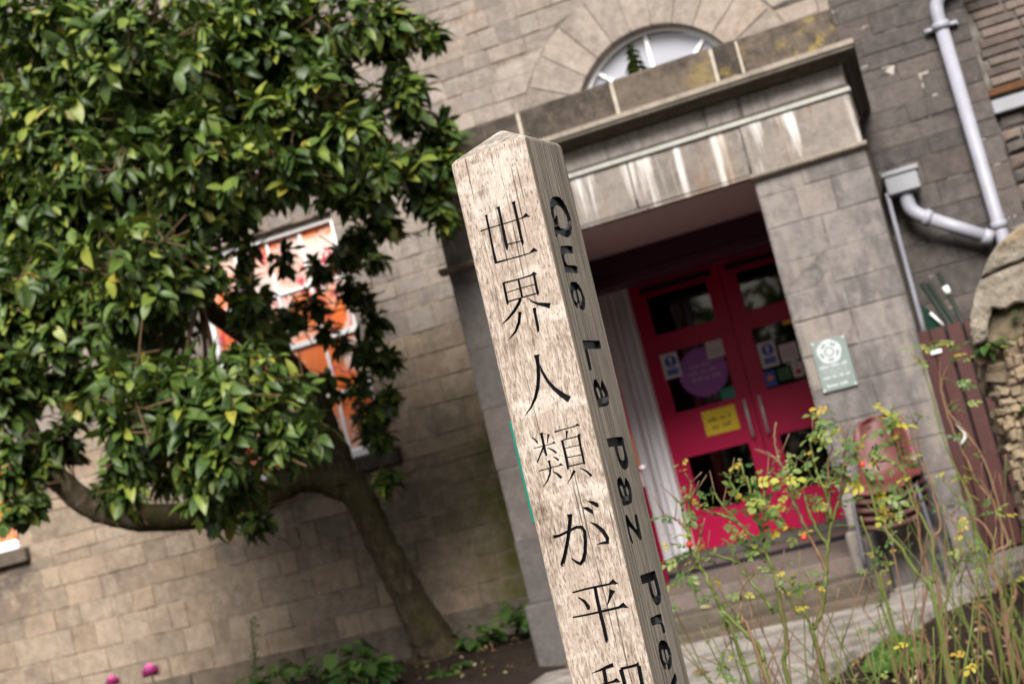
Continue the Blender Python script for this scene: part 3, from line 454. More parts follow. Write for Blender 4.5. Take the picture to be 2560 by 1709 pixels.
# fanlight window
fan = prism_obj('fanlight', [circ(AX, AZ, RI-.004, 36, 0, math.pi), circ(AX, AZ+.05, RI-.075, 36, 0, math.pi)], 'y', YW+.10, YW+.17, M_sash, B)
b = bmesh.new(); prism(b, [circ(AX, AZ+.02, RI-.06, 36, 0, math.pi)], 'y', YW+.142, YW+.15); bm_obj('pane', b, M_fan, fan)
for an in (45, 90, 135):
    t = math.radians(an); d = (math.cos(t), math.sin(t)); nn = (-d[1]*.014, d[0]*.014)
    c0 = (AX+d[0]*.12, AZ+.05+d[1]*.12); c1 = (AX+d[0]*(RI-.08), AZ+.05+d[1]*(RI-.08))
    prism_obj('glazing_bar', [[(c0[0]+nn[0], c0[1]+nn[1]), (c0[0]-nn[0], c0[1]-nn[1]), (c1[0]-nn[0], c1[1]-nn[1]), (c1[0]+nn[0], c1[1]+nn[1])]], 'y', YW+.11, YW+.138, M_sash, fan)
# sash windows
def sash_window(x0, x1, z0, z1):
    f = prism_obj('window', [rect(x0, x1, z0, z1), rect(x0+.05, x1-.05, z0+.09, z1-.06)], 'y', YW+.07, YW+.2, M_sash, B)
    box_obj('white_sill', x0-.01, x1+.015, YW-.03, YW+.12, z0-.004, z0+.055, M_sash, f, .006)
    box_obj('sill_nosing', x0-.02, x1+.03, YW-.045, YW+.05, z0-.004+.002, z0+.022, M_sash, f, .004)
    mid = z0+(z1-z0)*.515
    box_obj('meeting_rail', x0+.05, x1-.05, YW+.095, YW+.15, mid-.022, mid+.022, M_sash, f)
    nx = 4; pw = (x1-x0-.1)/nx
    rows = [z0+.09, (z0+.09+mid)/2, mid, (mid+z1-.06)/2, z1-.06]
    for k in range(1, nx): box_obj('glazing_bar', x0+.05+pw*k-.013, x0+.05+pw*k+.013, YW+.105, YW+.14, z0+.09, z1-.06, M_sash, f)
    for zz in (rows[1], rows[3]): box_obj('glazing_bar', x0+.05, x1-.05, YW+.107, YW+.138, zz-.013, zz+.013, M_sash, f)
    for k in range(nx):
        for r0, r1 in zip(rows, rows[1:]):
            box_obj('pane', x0+.05+pw*k, x0+.05+pw*(k+1), YW+.126, YW+.132, r0, r1, M_mural, f)
sash_window(*W1); sash_window(*W2)

# ------------------------------------------------------------------ the porch
P0, P1_ = -2.93, -.07; YP = 9.12
porch = node_part('porch', B)
b = bmesh.new()                              # core behind the facing stones: two piers, lintel, side walls, roof
for x0, x1 in ((P0+.012, -2.215), (-.785, P1_-.012)):
    box(b, x0, x1, YP+.005, 9.62, -1.3, 1.60)
box(b, P0+.012, -2.56, 9.62, 10.99, -1.3, 1.60); box(b, -.40, P1_-.012, 9.62, 10.99, -1.3, 1.60)
box(b, P0+.012, P1_-.012, YP+.012, 10.99, 1.70, 2.46)
bm_obj('porch_core', b, M_mortp, porch)
random.seed(5)
def ashlar(x0, x1, zs, y0, m, lens, parent, gap=.005, yb=None, mats=None):
    for z0, z1 in zip(zs, zs[1:]):
        xs_ = [x0]; 
        while lens and xs_[-1] < x1-lens[1]:
            xs_.append(xs_[-1]+random.uniform(*lens))
        if lens and len(xs_) > 1 and x1-xs_[-1] < lens[0]*.55: xs_.pop()
        xs_.append(x1)
        for a, c in zip(xs_, xs_[1:]):
            b = bmesh.new(); g2 = gap/2
            quad_block(b, [(a+g2, z0+g2), (c-g2, z0+g2), (c-g2, z1-g2), (a+g2, z1-g2)], y0+random.uniform(-.003, .003), (yb or y0+.03), bev=random.uniform(.003, .008))
            bm_obj('stone', b, random.choice(mats) if mats else m, parent)
def zrow(z0, z1, h):
    o = [z0]
    while o[-1] < z1-h*.8: o.append(min(z1, o[-1]+random.uniform(h*.9, h*1.12)))
    if z1-o[-1] < .05: o[-1] = z1
    else: o.append(z1)
    return o
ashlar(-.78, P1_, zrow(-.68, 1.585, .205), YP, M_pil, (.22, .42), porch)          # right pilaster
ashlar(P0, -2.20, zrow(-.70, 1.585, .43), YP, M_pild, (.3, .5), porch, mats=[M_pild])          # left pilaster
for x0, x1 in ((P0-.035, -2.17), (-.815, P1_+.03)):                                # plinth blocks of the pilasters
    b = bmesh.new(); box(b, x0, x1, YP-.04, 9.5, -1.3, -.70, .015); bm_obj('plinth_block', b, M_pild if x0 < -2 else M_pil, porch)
for x0, x1 in ((P0-.05, -2.19), (-.80, P1_+.02)):                                  # capital mouldings
    b = bmesh.new()
    prism(b, [[(YP+.03, 1.582), (YP-.012, 1.585), (YP-.03, 1.598), (YP-.05, 1.602), (YP-.055, 1.615), (YP-.045, 1.628), (YP+.03, 1.632)]], 'x', x0, x1)
    bm_obj('capital', b, M_lip, porch)
# architrave stones, flashing, frieze, cornice, parapet
for a, c in ((P0, -2.2), (-2.2, -1.55), (-1.55, -.79), (-.79, P1_)):
    b = bmesh.new(); quad_block(b, [(a+.004, 1.634), (c-.004, 1.634), (c-.004, 1.955), (a+.004, 1.955)], YP+random.uniform(-.003, .003), YP+.3, .008); bm_obj('stone', b, M_lint, porch)
for x0, x1 in ((-2.20, -1.49), (-1.485, -.79)):
    b = bmesh.new(); box(b, x0+.002, x1-.002, YP+.004, YP+.10, 1.618, 1.633); bm_obj('lintel_underside', b, M_lint, porch)
box_obj('flashing', P0-.012, P1_+.012, YP-.022, YP+.1, 1.960, 1.992, M_lead, porch, .006)
box_obj('shadow_moulding', P0-.006, P1_+.006, YP-.012, YP+.1, 1.994, 2.012, M_soff, porch)
for a, c in ((P0, -1.98), (-1.98, -.75), (-.75, P1_)):
    b = bmesh.new(); quad_block(b, [(a+.006, 2.014), (c-.006, 2.014), (c-.006, 2.148), (a+.006, 2.148)], YP+.006, YP+.3, .006); bm_obj('stone', b, M_porch, porch)
b = bmesh.new()                              # cornice: a stepped moulding swept round the front and both ends
prof = [(.0, 2.148), (.055, 2.150), (.075, 2.165), (.100, 2.168), (.105, 2.176), (.182, 2.180), (.186, 2.222)]
def cornice_ring(d): return [(P0-d*.45, 11.0), (P0-d*.45, YP-d), (P1_+d*.55, YP-d), (P1_+d*.55, 11.0)]
rows_ = [[b.verts.new((x, y, zz)) for x, y in cornice_ring(d)] for d, zz in prof]
for r0, r1 in zip(rows_, rows_[1:]):
    for k in range(3): b.faces.new((r0[k], r0[k+1], r1[k+1], r1[k]))
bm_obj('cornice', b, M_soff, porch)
b = bmesh.new(); lip = cornice_ring(.194)
vs0 = [b.verts.new((x, y, 2.204)) for x, y in lip]; vs1 = [b.verts.new((x, y, 2.236)) for x, y in lip]
vi = [b.verts.new((x, y, 2.244)) for x, y in cornice_ring(.10)]
for k in range(3): b.faces.new((vs0[k], vs0[k+1], vs1[k+1], vs1[k])); b.faces.new((vs1[k], vs1[k+1], vi[k+1], vi[k]))
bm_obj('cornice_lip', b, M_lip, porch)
box_obj('parapet_bed', P0-.03, P1_+.02, 8.985, 9.3, 2.228, 2.462, M_mortl, porch)
for a, c in ((P0-.05, -2.165), (-2.14, -1.505), (-1.48, -.835), (-.810, -.665), (-.645, P1_+.03)):
    b = bmesh.new(); quad_block(b, [(a, 2.232), (c, 2.232), (c, 2.472), (a, 2.472)], 8.97+random.uniform(-.004, .004), 9.28, .012); bm_obj('parapet_stone', b, M_para, porch)
box_obj('porch_roof', P0, P1_, 9.27, 10.99, 2.40, 2.45, M_lead, porch)
# inside of the porch
b = bmesh.new(); box(b, -2.575, -.395, YP+.102, 11.9, 1.624, 1.69); bm_obj('ceiling', b, M_mauve, porch)
b = bmesh.new(); box(b, -2.558, -2.552, 9.62, 11.9, -.86, 1.636); box(b, -.405, -.398, 9.62, 11.9, -.86, 1.636); box(b, -2.558, -2.2, 9.62, 9.626, -.86, 1.636); bm_obj('inner_wall', b, M_mauve, porch)
box_obj('beam', -2.55, -.406, 10.62, 10.95, 1.385, 1.623, M_purple, porch, .006)
box_obj('beam_moulding', -2.55, -.406, 10.60, 10.64, 1.385, 1.46, M_purple, porch, .01)
box_obj('porch_floor', -2.56, -.40, YP+.01, 11.86, -1.3, -.852, M_floor, porch, .008)
box_obj('floor_strip', -2.5, -.45, 10.5, 10.78, -.853, -.838, M_strip, porch)  # thin black strip across the porch floor
for x0, x1, y0, z1 in ((-2.45, -.6, 8.79, -.952), (-2.6, -.62, 8.47, -1.022)):
    b = bmesh.new(); box(b, x0, x1, y0, YP+.012, -1.4, z1, .016); bm_obj('step', b, M_step, porch)

# ------------------------------------------------------------------ doors
YD = 11.78
def door_leaf(x0, x1, handle_x, bar):
    p0, p1 = (x0+.128, x1-.118) if handle_x > (x0+x1)/2 else (x0+.132, x1-.128)
    panes = [(1.032, 1.365), (.365, .877), (-.475, -.014)]
    d = prism_obj('inner_door', [rect(x0, x1, -.782, 1.486)]+[rect(p0, p1, a, c) for a, c in panes], 'y', YD, YD+.045, M_red, B)
    for a, c in panes: box_obj('pane', p0-.01, p1+.01, YD+.02, YD+.026, a-.01, c+.01, M_glass, d)
    for a, c in panes:
        b = bmesh.new(); prism(b, [rect(p0-.012, p1+.012, a-.012, c+.012), rect(p0+.002, p1-.002, a+.002, c-.002)], 'y', YD-.006, YD+.004); bm_obj('glazing_bead', b, M_red, d)
    b = bmesh.new(); hz = (.02, .335)
    tube(b, [(handle_x, YD, hz[0]+.02), (handle_x, YD-.05, hz[0]+.02)], .009, 8); tube(b, [(handle_x, YD, hz[1]-.02), (handle_x, YD-.05, hz[1]-.02)], .009, 8)
    tube(b, [(handle_x, YD-.055, hz[0]), (handle_x, YD-.055, hz[1])], .0135, 10); bm_obj('pull_handle', b, M_steel, d)
    box_obj('closer_bar', bar[0], bar[1], YD-.03, YD-.001, 1.405, 1.447, M_black, d)
    return d
door_leaf(-2.265, -1.4945, -1.555, (-2.17, -1.56)); door_leaf(-1.4885, -.722, -1.428, (-1.43, -.80))
fr = prism_obj('door_frame', [[(-2.50, -.85), (-2.267, -.85), (-2.267, 1.489), (-.72, 1.489), (-.72, -.85), (-.47, -.85), (-.47, 1.60), (-2.50, 1.60)]], 'y', YD+.012, YD+.1, M_offw, B)
for x0, x1, y0 in ((-2.505, -2.43, 11.55), (-2.425, -2.39, 11.66), (-2.318, -2.27, 11.70), (-.72, -.66, 11.70), (-.55, -.48, 11.55)):
    box_obj('frame_moulding', x0, x1, y0, YD+.011, -.80 if x1 < -2.4 or x0 > -.6 else -.775, 1.6, M_offw, fr, .012)
box_obj('head_moulding', -2.50, -.47, 11.69, YD+.011, 1.490, 1.545, M_cream, fr, .006)
box_obj('threshold', -2.40, -.55, 11.66, YD+.06, -.853, -.785, M_pild, fr, .006)
room = bmesh.new()
box(room, -3.0, -2.96, 11.9, 15, -.9, 2.2); box(room, -.04, 0, 11.9, 15, -.9, 2.2); box(room, -3, 0, 15, 15.05, -.9, 2.2); box(room, -3, 0, 11.9, 15, 2.2, 2.25)
ir = bm_obj('interior', room, M_room, B); b = bmesh.new(); box(b, -3, 0, 11.9, 15, -.95, -.9); box(b, -2.4, -1.9, 13.4, 13.9, -.9, -.1); box(b, -1.3, -.5, 12.6, 13.3, -.9, .0); bm_obj('interior_furniture', b, M_dark, ir)
prism_obj('inner_wall', [rect(-3.0, 0, -.9, 2.2), rect(-2.5, -.47, -.88, 1.6)], 'y', 11.883, 11.9, M_mauve, ir)
# the outer leaf, folded back along the left side of the porch
XO = -2.215
od = prism_obj('outer_door', [rect(9.63, 10.25, -.845, 1.60), rect(9.78, 10.10, .35, 1.35)], 'x', XO-.045, XO, M_red, B)
box_obj('door_panel', XO-.035, XO-.012, 9.77, 10.11, .34, 1.36, M_red, od); box_obj('lock_plate', XO, XO+.006, 10.17, 10.235, .02, .24, M_brass, od)
b = bmesh.new(); tube(b, [(XO+.004, 10.2, -.005), (XO+.05, 10.2, -.005)], .02, 10); bm_obj('door_knob', b, M_steel, od)
box_obj('keep_plate', XO, XO+.006, 10.175, 10.235, -.14, -.035, M_steel, od)

# ------------------------------------------------------------------ brick return wall beyond the corner
sw = prism_obj('side_wall', [rect(.875, 3.4, -1.3, 6.2)], 'y', YW+.15, YW+.4, M_mortd, B)
random.seed(9); z = 2.10
while z < 3.3:
    x = .90+random.uniform(-.02, .06)
    while x < 2.2:
        l = random.uniform(.16, .34); b = bmesh.new()
        quad_block(b, [(x, z+.006), (x+l-.016, z+.006), (x+l-.016, z+.066), (x, z+.066)], YW+.128+random.uniform(-.006, .006), YW+.16, .006, .004); bm_obj('brick', b, M_brick, sw); x += l
    z += .074
box_obj('rusty_timber', .87, 3.2, YW+.10, YW+.2, 2.03, 2.085, M_rust, sw, .006)
box_obj('white_lintel', .87, 3.2, YW+.06, YW+.2, 1.885, 1.99, M_hop, sw, .008)
z = .3
while z < 1.85:
    x = .89; h = random.uniform(.09, .15)
    while x < 2.2:
        l = random.uniform(.12, .25); b = bmesh.new()
        quad_block(b, [(x, z), (x+l-.02, z+random.uniform(0, .02)), (x+l-.02, z+h-.02), (x, z+h-.015)], YW+.11+random.uniform(-.02, .02), YW+.16, .02, .01); bm_obj('brick', b, random.choice([M_rub, M_brick, M_brick, M_grey]), sw); x += l
    z += h

# ------------------------------------------------------------------ rainwater pipes
dp = thing('drainpipe', 'tall white downpipe with a swan neck at its top beside the brick return wall', 'drainpipe', (.675, 10.93, GZ)); dp.location = (0, 0, 0)
def pipe(name, pts, r, parent, m=None, n=14):
    b = bmesh.new(); tube(b, smooth_path(pts, 5) if len(pts) > 2 else pts, r, n); return bm_obj(name, b, m or M_pipe, parent)
PX, PYY = .675, 10.92
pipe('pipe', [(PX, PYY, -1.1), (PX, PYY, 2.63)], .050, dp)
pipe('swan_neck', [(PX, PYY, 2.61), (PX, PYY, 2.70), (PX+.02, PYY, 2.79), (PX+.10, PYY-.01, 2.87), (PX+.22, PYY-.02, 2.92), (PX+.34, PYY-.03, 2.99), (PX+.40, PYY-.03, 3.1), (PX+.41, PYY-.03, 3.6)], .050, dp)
for z0, z1, r in ((2.585, 2.64, .064), (1.045, 1.10, .06)): pipe('collar', [(PX, PYY, z0), (PX, PYY, z1)], r, dp)
b = bmesh.new()
for s_ in (-1, 1): tube(b, [(PX+s_*.055, PYY+.03, 2.612), (PX+s_*.115, PYY+.03, 2.612)], .017, 8)
box(b, PX-.12, PX+.12, PYY+.03, 10.995, 2.595, 2.63); bm_obj('bracket', b, M_pipe, dp)
hd = thing('hopper_drain', 'grey box hopper with a short sloping pipe running into the downpipe', 'drain hopper'); HY = 10.82
b = bmesh.new(); box(b, -.015, .225, HY-.09, HY+.12, 1.475, 1.615, .01); bm_obj('hopper_box', b, M_hop, hd)
b = bmesh.new(); box(b, -.03, .24, HY-.105, HY+.135, 1.612, 1.652, .008); bm_obj('hopper_rim', b, M_hop, hd)
pipe('elbow', [(.105, HY, 1.50), (.105, HY, 1.40), (.118, HY, 1.34), (.165, HY, 1.285), (.22, HY, 1.245)], .052, hd)
pipe('pipe', [(.20, HY, 1.258), (.60, HY+.06, .985)], .050, hd)
pipe('collar', [(.185, HY, 1.268), (.225, HY+.004, 1.241)], .064, hd); pipe('collar', [(.545, HY+.052, 1.022), (.60, HY+.06, .985)], .06, hd)
box_obj('wall_plate', -.02, .12, HY+.12, 10.99, 1.655, 1.70, M_black, hd)
wp = thing('waste_pipe', 'thin white waste pipe dropping straight down from the hopper behind the gate', 'pipe')
pipe('pipe', [(-.018, HY-.05, 1.50), (-.022, HY-.05, 1.40), (-.034, HY-.05, .48), (-.05, HY-.05, -1.08)], .017, wp)

# ------------------------------------------------------------------ plaque and door notices
M_paper = plain('white_paper', (.62, .58, .60), .7, .2, var=.04)
M_blue = plain('sign_blue', (.012, .06, .34), .45, .4, var=.05); M_blue2 = plain('sign_pale_blue', (.10, .16, .46), .5, .3, var=.05)
M_pur = plain('purple_vinyl', (.29, .095, .36), .5, .3, var=.12); M_purl = plain('purple_vinyl_print', (.46, .27, .50), .5, .3)
M_yel = plain('yellow_card', (.70, .52, .035), .6, .3, var=.06); M_ink = plain('olive_ink', (.20, .16, .03), .7, .2); M_grink = plain('grey_ink', (.36, .34, .36), .7, .2)
M_grn = plain('green_sticker', (.045, .13, .045), .5, .3, var=.35, sc=30); M_ora = plain('salmon_print', (.62, .20, .12), .5, .3); M_redp = plain('red_print', (.42, .02, .015), .5, .3)
M_plq = plain('grey_green_glass_plaque', (.20, .235, .22), .25, .5, var=.1); M_plqw = plain('white_plaque_print', (.46, .50, .505), .5, .3, var=.05); M_plqm = plain('pale_plaque_print', (.32, .36, .355), .5, .3)
M_ylab = plain('yellow_label', (.86, .48, .04), .5, .3)
def sheet(name, label, cat, x0, x1, z0, z1, m, y, t=.002, group=None):
    b = bmesh.new(); box(b, x0, x1, y-t, y, z0, z1); return tag(bm_obj(name, b, m), label, cat, group)
def words(bm, x0, x1, z, h, y, rnd, cw=.6):
    """a line of print too small to read: letter-sized marks in word groups"""
    x = x0
    while x < x1:
        for _ in range(rnd.randint(3, 8)):
            wd = h*rnd.uniform(.35, .7)*cw/.6
            if x+wd > x1: break
            hh = h*rnd.choice([.62, .62, .68, 1.0]); box(bm, x, x+wd*.75, y-.0012, y, z, z+hh); x += wd
        x += h*.55
        if x > x1-h: break
rs = random.Random(3); YS = YD-.007
def print_part(parent, m, fn, name='lettering'):
    b = bmesh.new(); fn(b); o = bm_obj(name, b, m, parent)
    if name == 'lettering': o['kind'] = 'stuff'
    return o
def fire_sign(label, x0, x1, z0, z1):
    s = sheet('safety_sign', label, 'sign', x0, x1, z0, z1, M_paper, YS, group='blue disc safety signs on the doors'); w_ = x1-x0; h_ = z1-z0; cx = (x0+x1)/2+.004; cz = z1-h_*.33
    print_part(s, M_blue, lambda b: (prism(b, [circ(cx, cz, w_*.34, 28)], 'y', YS-.0035, YS-.002), box(b, x0+w_*.18, x1-w_*.14, YS-.0035, YS-.002, z0+h_*.31, z0+h_*.37)))
    print_part(s, M_paper, lambda b: (prism(b, [[(cx-w_*.09, cz+w_*.24), (cx+w_*.09, cz+w_*.24), (cx+w_*.06, cz-w_*.08), (cx-w_*.06, cz-w_*.08)]], 'y', YS-.0045, YS-.0034), prism(b, [circ(cx, cz-w_*.19, w_*.065, 14)], 'y', YS-.0045, YS-.0034)), 'exclamation_mark')
    print_part(s, M_blue2, lambda b: box(b, x0+w_*.18, x1-w_*.14, YS-.0034, YS-.002, z0+h_*.13, z0+h_*.31))
    print_part(s, M_blue, lambda b: (words(b, x0+w_*.2, x1-w_*.18, z0+h_*.22, .011, YS-.0034, rs), words(b, x0+w_*.2, x1-w_*.18, z0+h_*.15, .011, YS-.0034, rs)))
fire_sign('blue and white exclamation safety sign on the left door, beside the purple disc', -2.147, -2.0, .653, .866)
fire_sign('blue and white exclamation safety sign on the dark glass of the right door', -1.343, -1.198, .537, .75)
pd = bmesh.new(); prism(pd, [[(-1.83+(.205+(.009 if k % 2 else -.006))*math.cos(2*math.pi*k/52), .641+(.205+(.009 if k % 2 else -.006))*math.sin(2*math.pi*k/52)) for k in range(52)]], 'y', YD+.012, YD+.018)
pdo = tag(bm_obj('window_sticker', pd, M_pur), 'round purple sticker with a scalloped edge filling the left door glass', 'sticker')
print_part(pdo, M_purl, lambda b: (words(b, -1.93, -1.74, .69, .03, YD+.0118, rs), words(b, -1.96, -1.70, .635, .034, YD+.0118, rs), words(b, -1.93, -1.68, .578, .034, YD+.0118, rs)))
s = sheet('paper_notice', 'small white notice at the top right corner of the purple sticker', 'notice', -1.754, -1.610, .729, .870, M_paper, YS, group='white paper notices on the doors')
print_part(s, M_grink, lambda b: [words(b, -1.735, -1.63, .80-.016*k, .010, YS-.002, rs) for k in range(4)])
s = sheet('paper_notice', 'small white notice on the right door, beside the blue safety sign', 'notice', -1.176, -1.032, .543, .690, M_paper, YS, group='white paper notices on the doors')
print_part(s, M_grink, lambda b: [words(b, -1.155, -1.05, .63-.016*k, .010, YS-.002, rs) for k in range(4)])
sheet('window_sticker', 'teal square sticker at the bottom corner of the left door glass', 'sticker', -1.733, -1.614, .374, .462, M_teal, YS)
s = sheet('yellow_notice', 'yellow card notice with two lines of print below the left door glass', 'notice', -1.932, -1.648, .113, .320, M_yel, YD-.001)
print_part(s, M_ink, lambda b: (words(b, -1.895, -1.80, .222, .038, YD-.003, rs), words(b, -1.79, -1.675, .226, .038, YD-.003, rs), words(b, -1.87, -1.80, .160, .036, YD-.003, rs), words(b, -1.78, -1.69, .163, .036, YD-.003, rs)))
s = sheet('window_sticker', 'blue sticker with a salmon star at the lower left of the right door glass', 'sticker', -1.352, -1.258, .382, .508, M_blue, YS)
print_part(s, M_ora, lambda b: prism(b, [[(-1.305+(.030 if k % 2 else .022)*math.cos(2*math.pi*k/16), .452+(.030 if k % 2 else .022)*math.sin(2*math.pi*k/16)) for k in range(16)]], 'y', YS-.0035, YS-.002))
sheet('window_sticker', 'mottled green sticker between the blue and the red stickers', 'sticker', -1.238, -1.130, .407, .505, M_grn, YS)
s = sheet('window_sticker', 'white sticker with red print at the lower right of the right door glass', 'sticker', -1.114, -1.028, .402, .523, M_paper, YS)
print_part(s, M_redp, lambda b: (box(b, -1.09, -1.045, YS-.0035, YS-.002, .425, .465), prism(b, [circ(-1.072, .497, .011, 12)], 'y', YS-.0035, YS-.002)))
sheet('yellow_label', 'short yellow label at the top of the right door glass', 'label', -1.094, -.965, .84, .872, M_ylab, YS)
PQ = (-.714, -.496, .170, .494)
b = bmesh.new(); box(b, PQ[0], PQ[1], YP-.022, YP-.008, PQ[2], PQ[3], .003)
pq = tag(bm_obj('plaque', b, M_plq), 'grey green plaque with a white rose emblem on the right stone pier', 'plaque')
rc = (-.612, .414); yq = YP-.0225
petal = [(rc[0]+(.071+.006*abs(math.cos(2.5*t)))*math.cos(t+.3), rc[1]+(.071+.006*abs(math.cos(2.5*t)))*math.sin(t+.3)) for t in np.linspace(0, 2*math.pi, 60, endpoint=False)]
print_part(pq, M_plqw, lambda b: prism(b, [petal], 'y', yq-.002, yq), 'rose_emblem')
def dashes(b):
    for k in range(5):
        t = 2*math.pi*k/5+.3+math.pi/5
        for r_, l_, w_, dt in ((.051, .019, .0060, 0), (.027, .006, .0055, 0), (.027, .006, .0055, math.pi/5)):
            tt = t+dt; c = (rc[0]+r_*math.cos(tt), rc[1]+r_*math.sin(tt)); tn = (-math.sin(tt), math.cos(tt)); rd = (math.cos(tt), math.sin(tt))
            prism(b, [[(c[0]+tn[0]*l_*i+rd[0]*w_*j, c[1]+tn[1]*l_*i+rd[1]*w_*j) for i, j in ((-1, -1), (1, -1), (1, 1), (-1, 1))]], 'y', yq-.003, yq-.0019)
print_part(pq, plain('emblem_gap_green', (.13, .16, .145), .4, .3), dashes, 'petal_lines')
print_part(pq, M_plqw, lambda b: (words(b, -.695, -.515, .318, .020, yq, rs), words(b, -.69, -.52, .250, .018, yq, rs), words(b, -.68, -.52, .196, .020, yq, rs)))
print_part(pq, M_plqm, lambda b: (words(b, -.68, -.525, .295, .014, yq, rs), words(b, -.67, -.53, .275, .013, yq, rs)))
for x, z in ((PQ[0]+.012, PQ[3]-.012), (PQ[1]-.012, PQ[3]-.012), (PQ[0]+.012, PQ[2]+.012), (PQ[1]-.012, PQ[2]+.012)):
    b = bmesh.new(); tube(b, [(x, YP-.008, z), (x, YP-.028, z)], .008, 8); bm_obj('fixing_screw', b, M_plqw, pq)

# ------------------------------------------------------------------ gate, leaning poles
gt = thing('wooden_gate', 'red brown slatted wooden gate between the porch pier and the rubble wall', 'gate', (0, 0, 0))
GY = 9.9; x = -.098; random.seed(4)
for k in range(8):
    wd = .094; b = bmesh.new(); box(b, x, x+wd, GY, GY+.022, GZ+.03+random.uniform(-.01, .01), .432+random.uniform(-.012, .012)-.004*k, .004); bm_obj('slat', b, M_gate, gt); x += wd+(.006 if k == 0 else .019)
box_obj('gap_shade_panel', -.09, .78, GY+.062, GY+.075, GZ+.05, .415, M_black, gt)  # added black panel, stands in for the shade between the slats
for z in (.22, -.80): box_obj('rail', -.10, .78, GY+.024, GY+.06, z-.05, z+.05, M_gate, gt)
box_obj('latch', -.03, .045, GY-.02, GY-.001, .252, .28, M_white, gt, .004)
b = bmesh.new(); tube(b, smooth_path([(.012, GY, -.225), (.020, GY-.03, -.245), (.040, GY-.04, -.29), (.036, GY-.04, -.325), (.01, GY-.03, -.355), (-.004, GY, -.37)], 4), .011, 8); bm_obj('pull_handle', b, M_white, gt)
box_obj('gate_post', -.075+.86, .88, GY-.02, GY+.07, GZ-.1, .38, M_gate, gt)
for k, (p, q, r, lb) in enumerate((((.040, 10.62, .79), (.63, 10.5, GZ), .020, 'thick dark green pole leaning behind the gate'), ((.085, 10.64, .78), (.66, 10.52, GZ), .017, 'dark green pole touching the thick one behind the gate'), ((.172, 10.66, .83), (.50, 10.5, GZ), .017, 'dark green pole with a white tie leaning behind the gate'))):
    pl_ = thing('leaning_pole', lb, 'pole', group='green poles behind the gate'); pipe('shaft', [p, q], r, pl_, M_green_pole, 8)
    if k == 2:
        a_ = Vector(p).lerp(Vector(q), .055); c_ = Vector(p).lerp(Vector(q), .085); pipe('tie', [a_, c_], .024, pl_, M_white, 8)
b = bmesh.new(); prism(b, [[(-.005, .64), (.03, .60), (.085, .48), (.09, .40), (.0, .40), (-.01, .5)]], 'y', 10.60, 10.615); fg = tag(bm_obj('folded_sheet', b, plain('dark_green_canvas', (.004, .03, .018), .8, .2)), 'dark green folded sheet standing behind the gate by the waste pipe', 'canvas')
b = bmesh.new(); tube(b, [(.042, 10.58, .565), (.105, 10.58, .455)], .011, 8); bm_obj('white_rod', b, M_white, fg)

# ------------------------------------------------------------------ rubble wall on the right
rw = thing('rubble_wall', 'old rubble stone garden wall with a pale coping stone and weeds', 'wall')
RY = 7.0
core = prism_obj('core', [[(.205, -1.2), (1.75, -1.2), (1.75, .5), (.5, .36), (.3, .3), (.215, .15)]], 'y', RY+.022, RY+.62, M_rubm, rw)
COP = [(.168, .168), (.170, .20), (.197, .311), (.257, .43), (.298, .477), (.343, .542), (.393, .59), (.458, .626), (.54, .656), (.8, .74), (1.8, .98), (1.8, .56), (.75, .40), (.56, .335), (.47, .305), (.40, .315), (.355, .30), (.30, .315), (.262, .255), (.245, .195), (.215, .172)]
COP_LOW = [(.168, .168), (.170, .20), (.197, .311), (.257, .43), (.283, .462), (.47, .488), (.8, .52), (1.8, .70), (1.8, .56), (.75, .40), (.56, .335), (.47, .305), (.40, .318), (.355, .30), (.30, .318), (.262, .255), (.245, .195), (.215, .172)]
COP_TOP = [(.290, .470), (.343, .545), (.393, .592), (.458, .626), (.54, .656), (.8, .74), (1.8, .98), (1.8, .708), (.8, .528), (.47, .496)]
def dens(P, m):
    o = []
    for p, q in zip(P, P[1:]+P[:1]):
        n = max(1, int(math.dist(p, q)/m))
        o += [(p[0]+(q[0]-p[0])*i/n+random.uniform(-.003, .003), p[1]+(q[1]-p[1])*i/n+random.uniform(-.003, .003)) for i in range(n)]
    return o
def hewn(P, y0, off):
    b = bmesh.new(); prism(b, [dens(P, .04)], 'y', y0, RY+.62); bmesh.ops.recalc_face_normals(b, faces=b.faces); b.normal_update()
    es = [e for e in b.edges if len(e.link_faces) == 2 and sum(abs(f.normal.y) > .9 for f in e.link_faces) == 1 and e.verts[0].co.y < RY]
    bmesh.ops.bevel(b, geom=es, offset=.010, segments=1, affect='EDGES')
    bmesh.ops.triangulate(b, faces=b.faces[:]); bmesh.ops.subdivide_edges(b, edges=[e for e in b.edges if e.calc_length() > .05 and min(e.verts[0].co.y, e.verts[1].co.y) < RY+.1 and e.verts[0].co.x < 1.2], cuts=5, use_grid_fill=True)
    bmesh.ops.triangulate(b, faces=b.faces[:])
    for v in b.verts:
        q = v.co+Vector((off, 0, 0)); v.co += Vector((.35, 1.0, .35))*(.012*mn.fractal(q*14, .9, 2.1, 5) + .016*abs(mn.noise(q*6)) + .006*mn.noise(q*60))
    bm_obj('coping_stone', b, M_coping, rw)
hewn(COP_LOW, RY-.045, 0); hewn(COP_TOP, RY-.062, 7)
random.seed(13)
rock_meshes = []
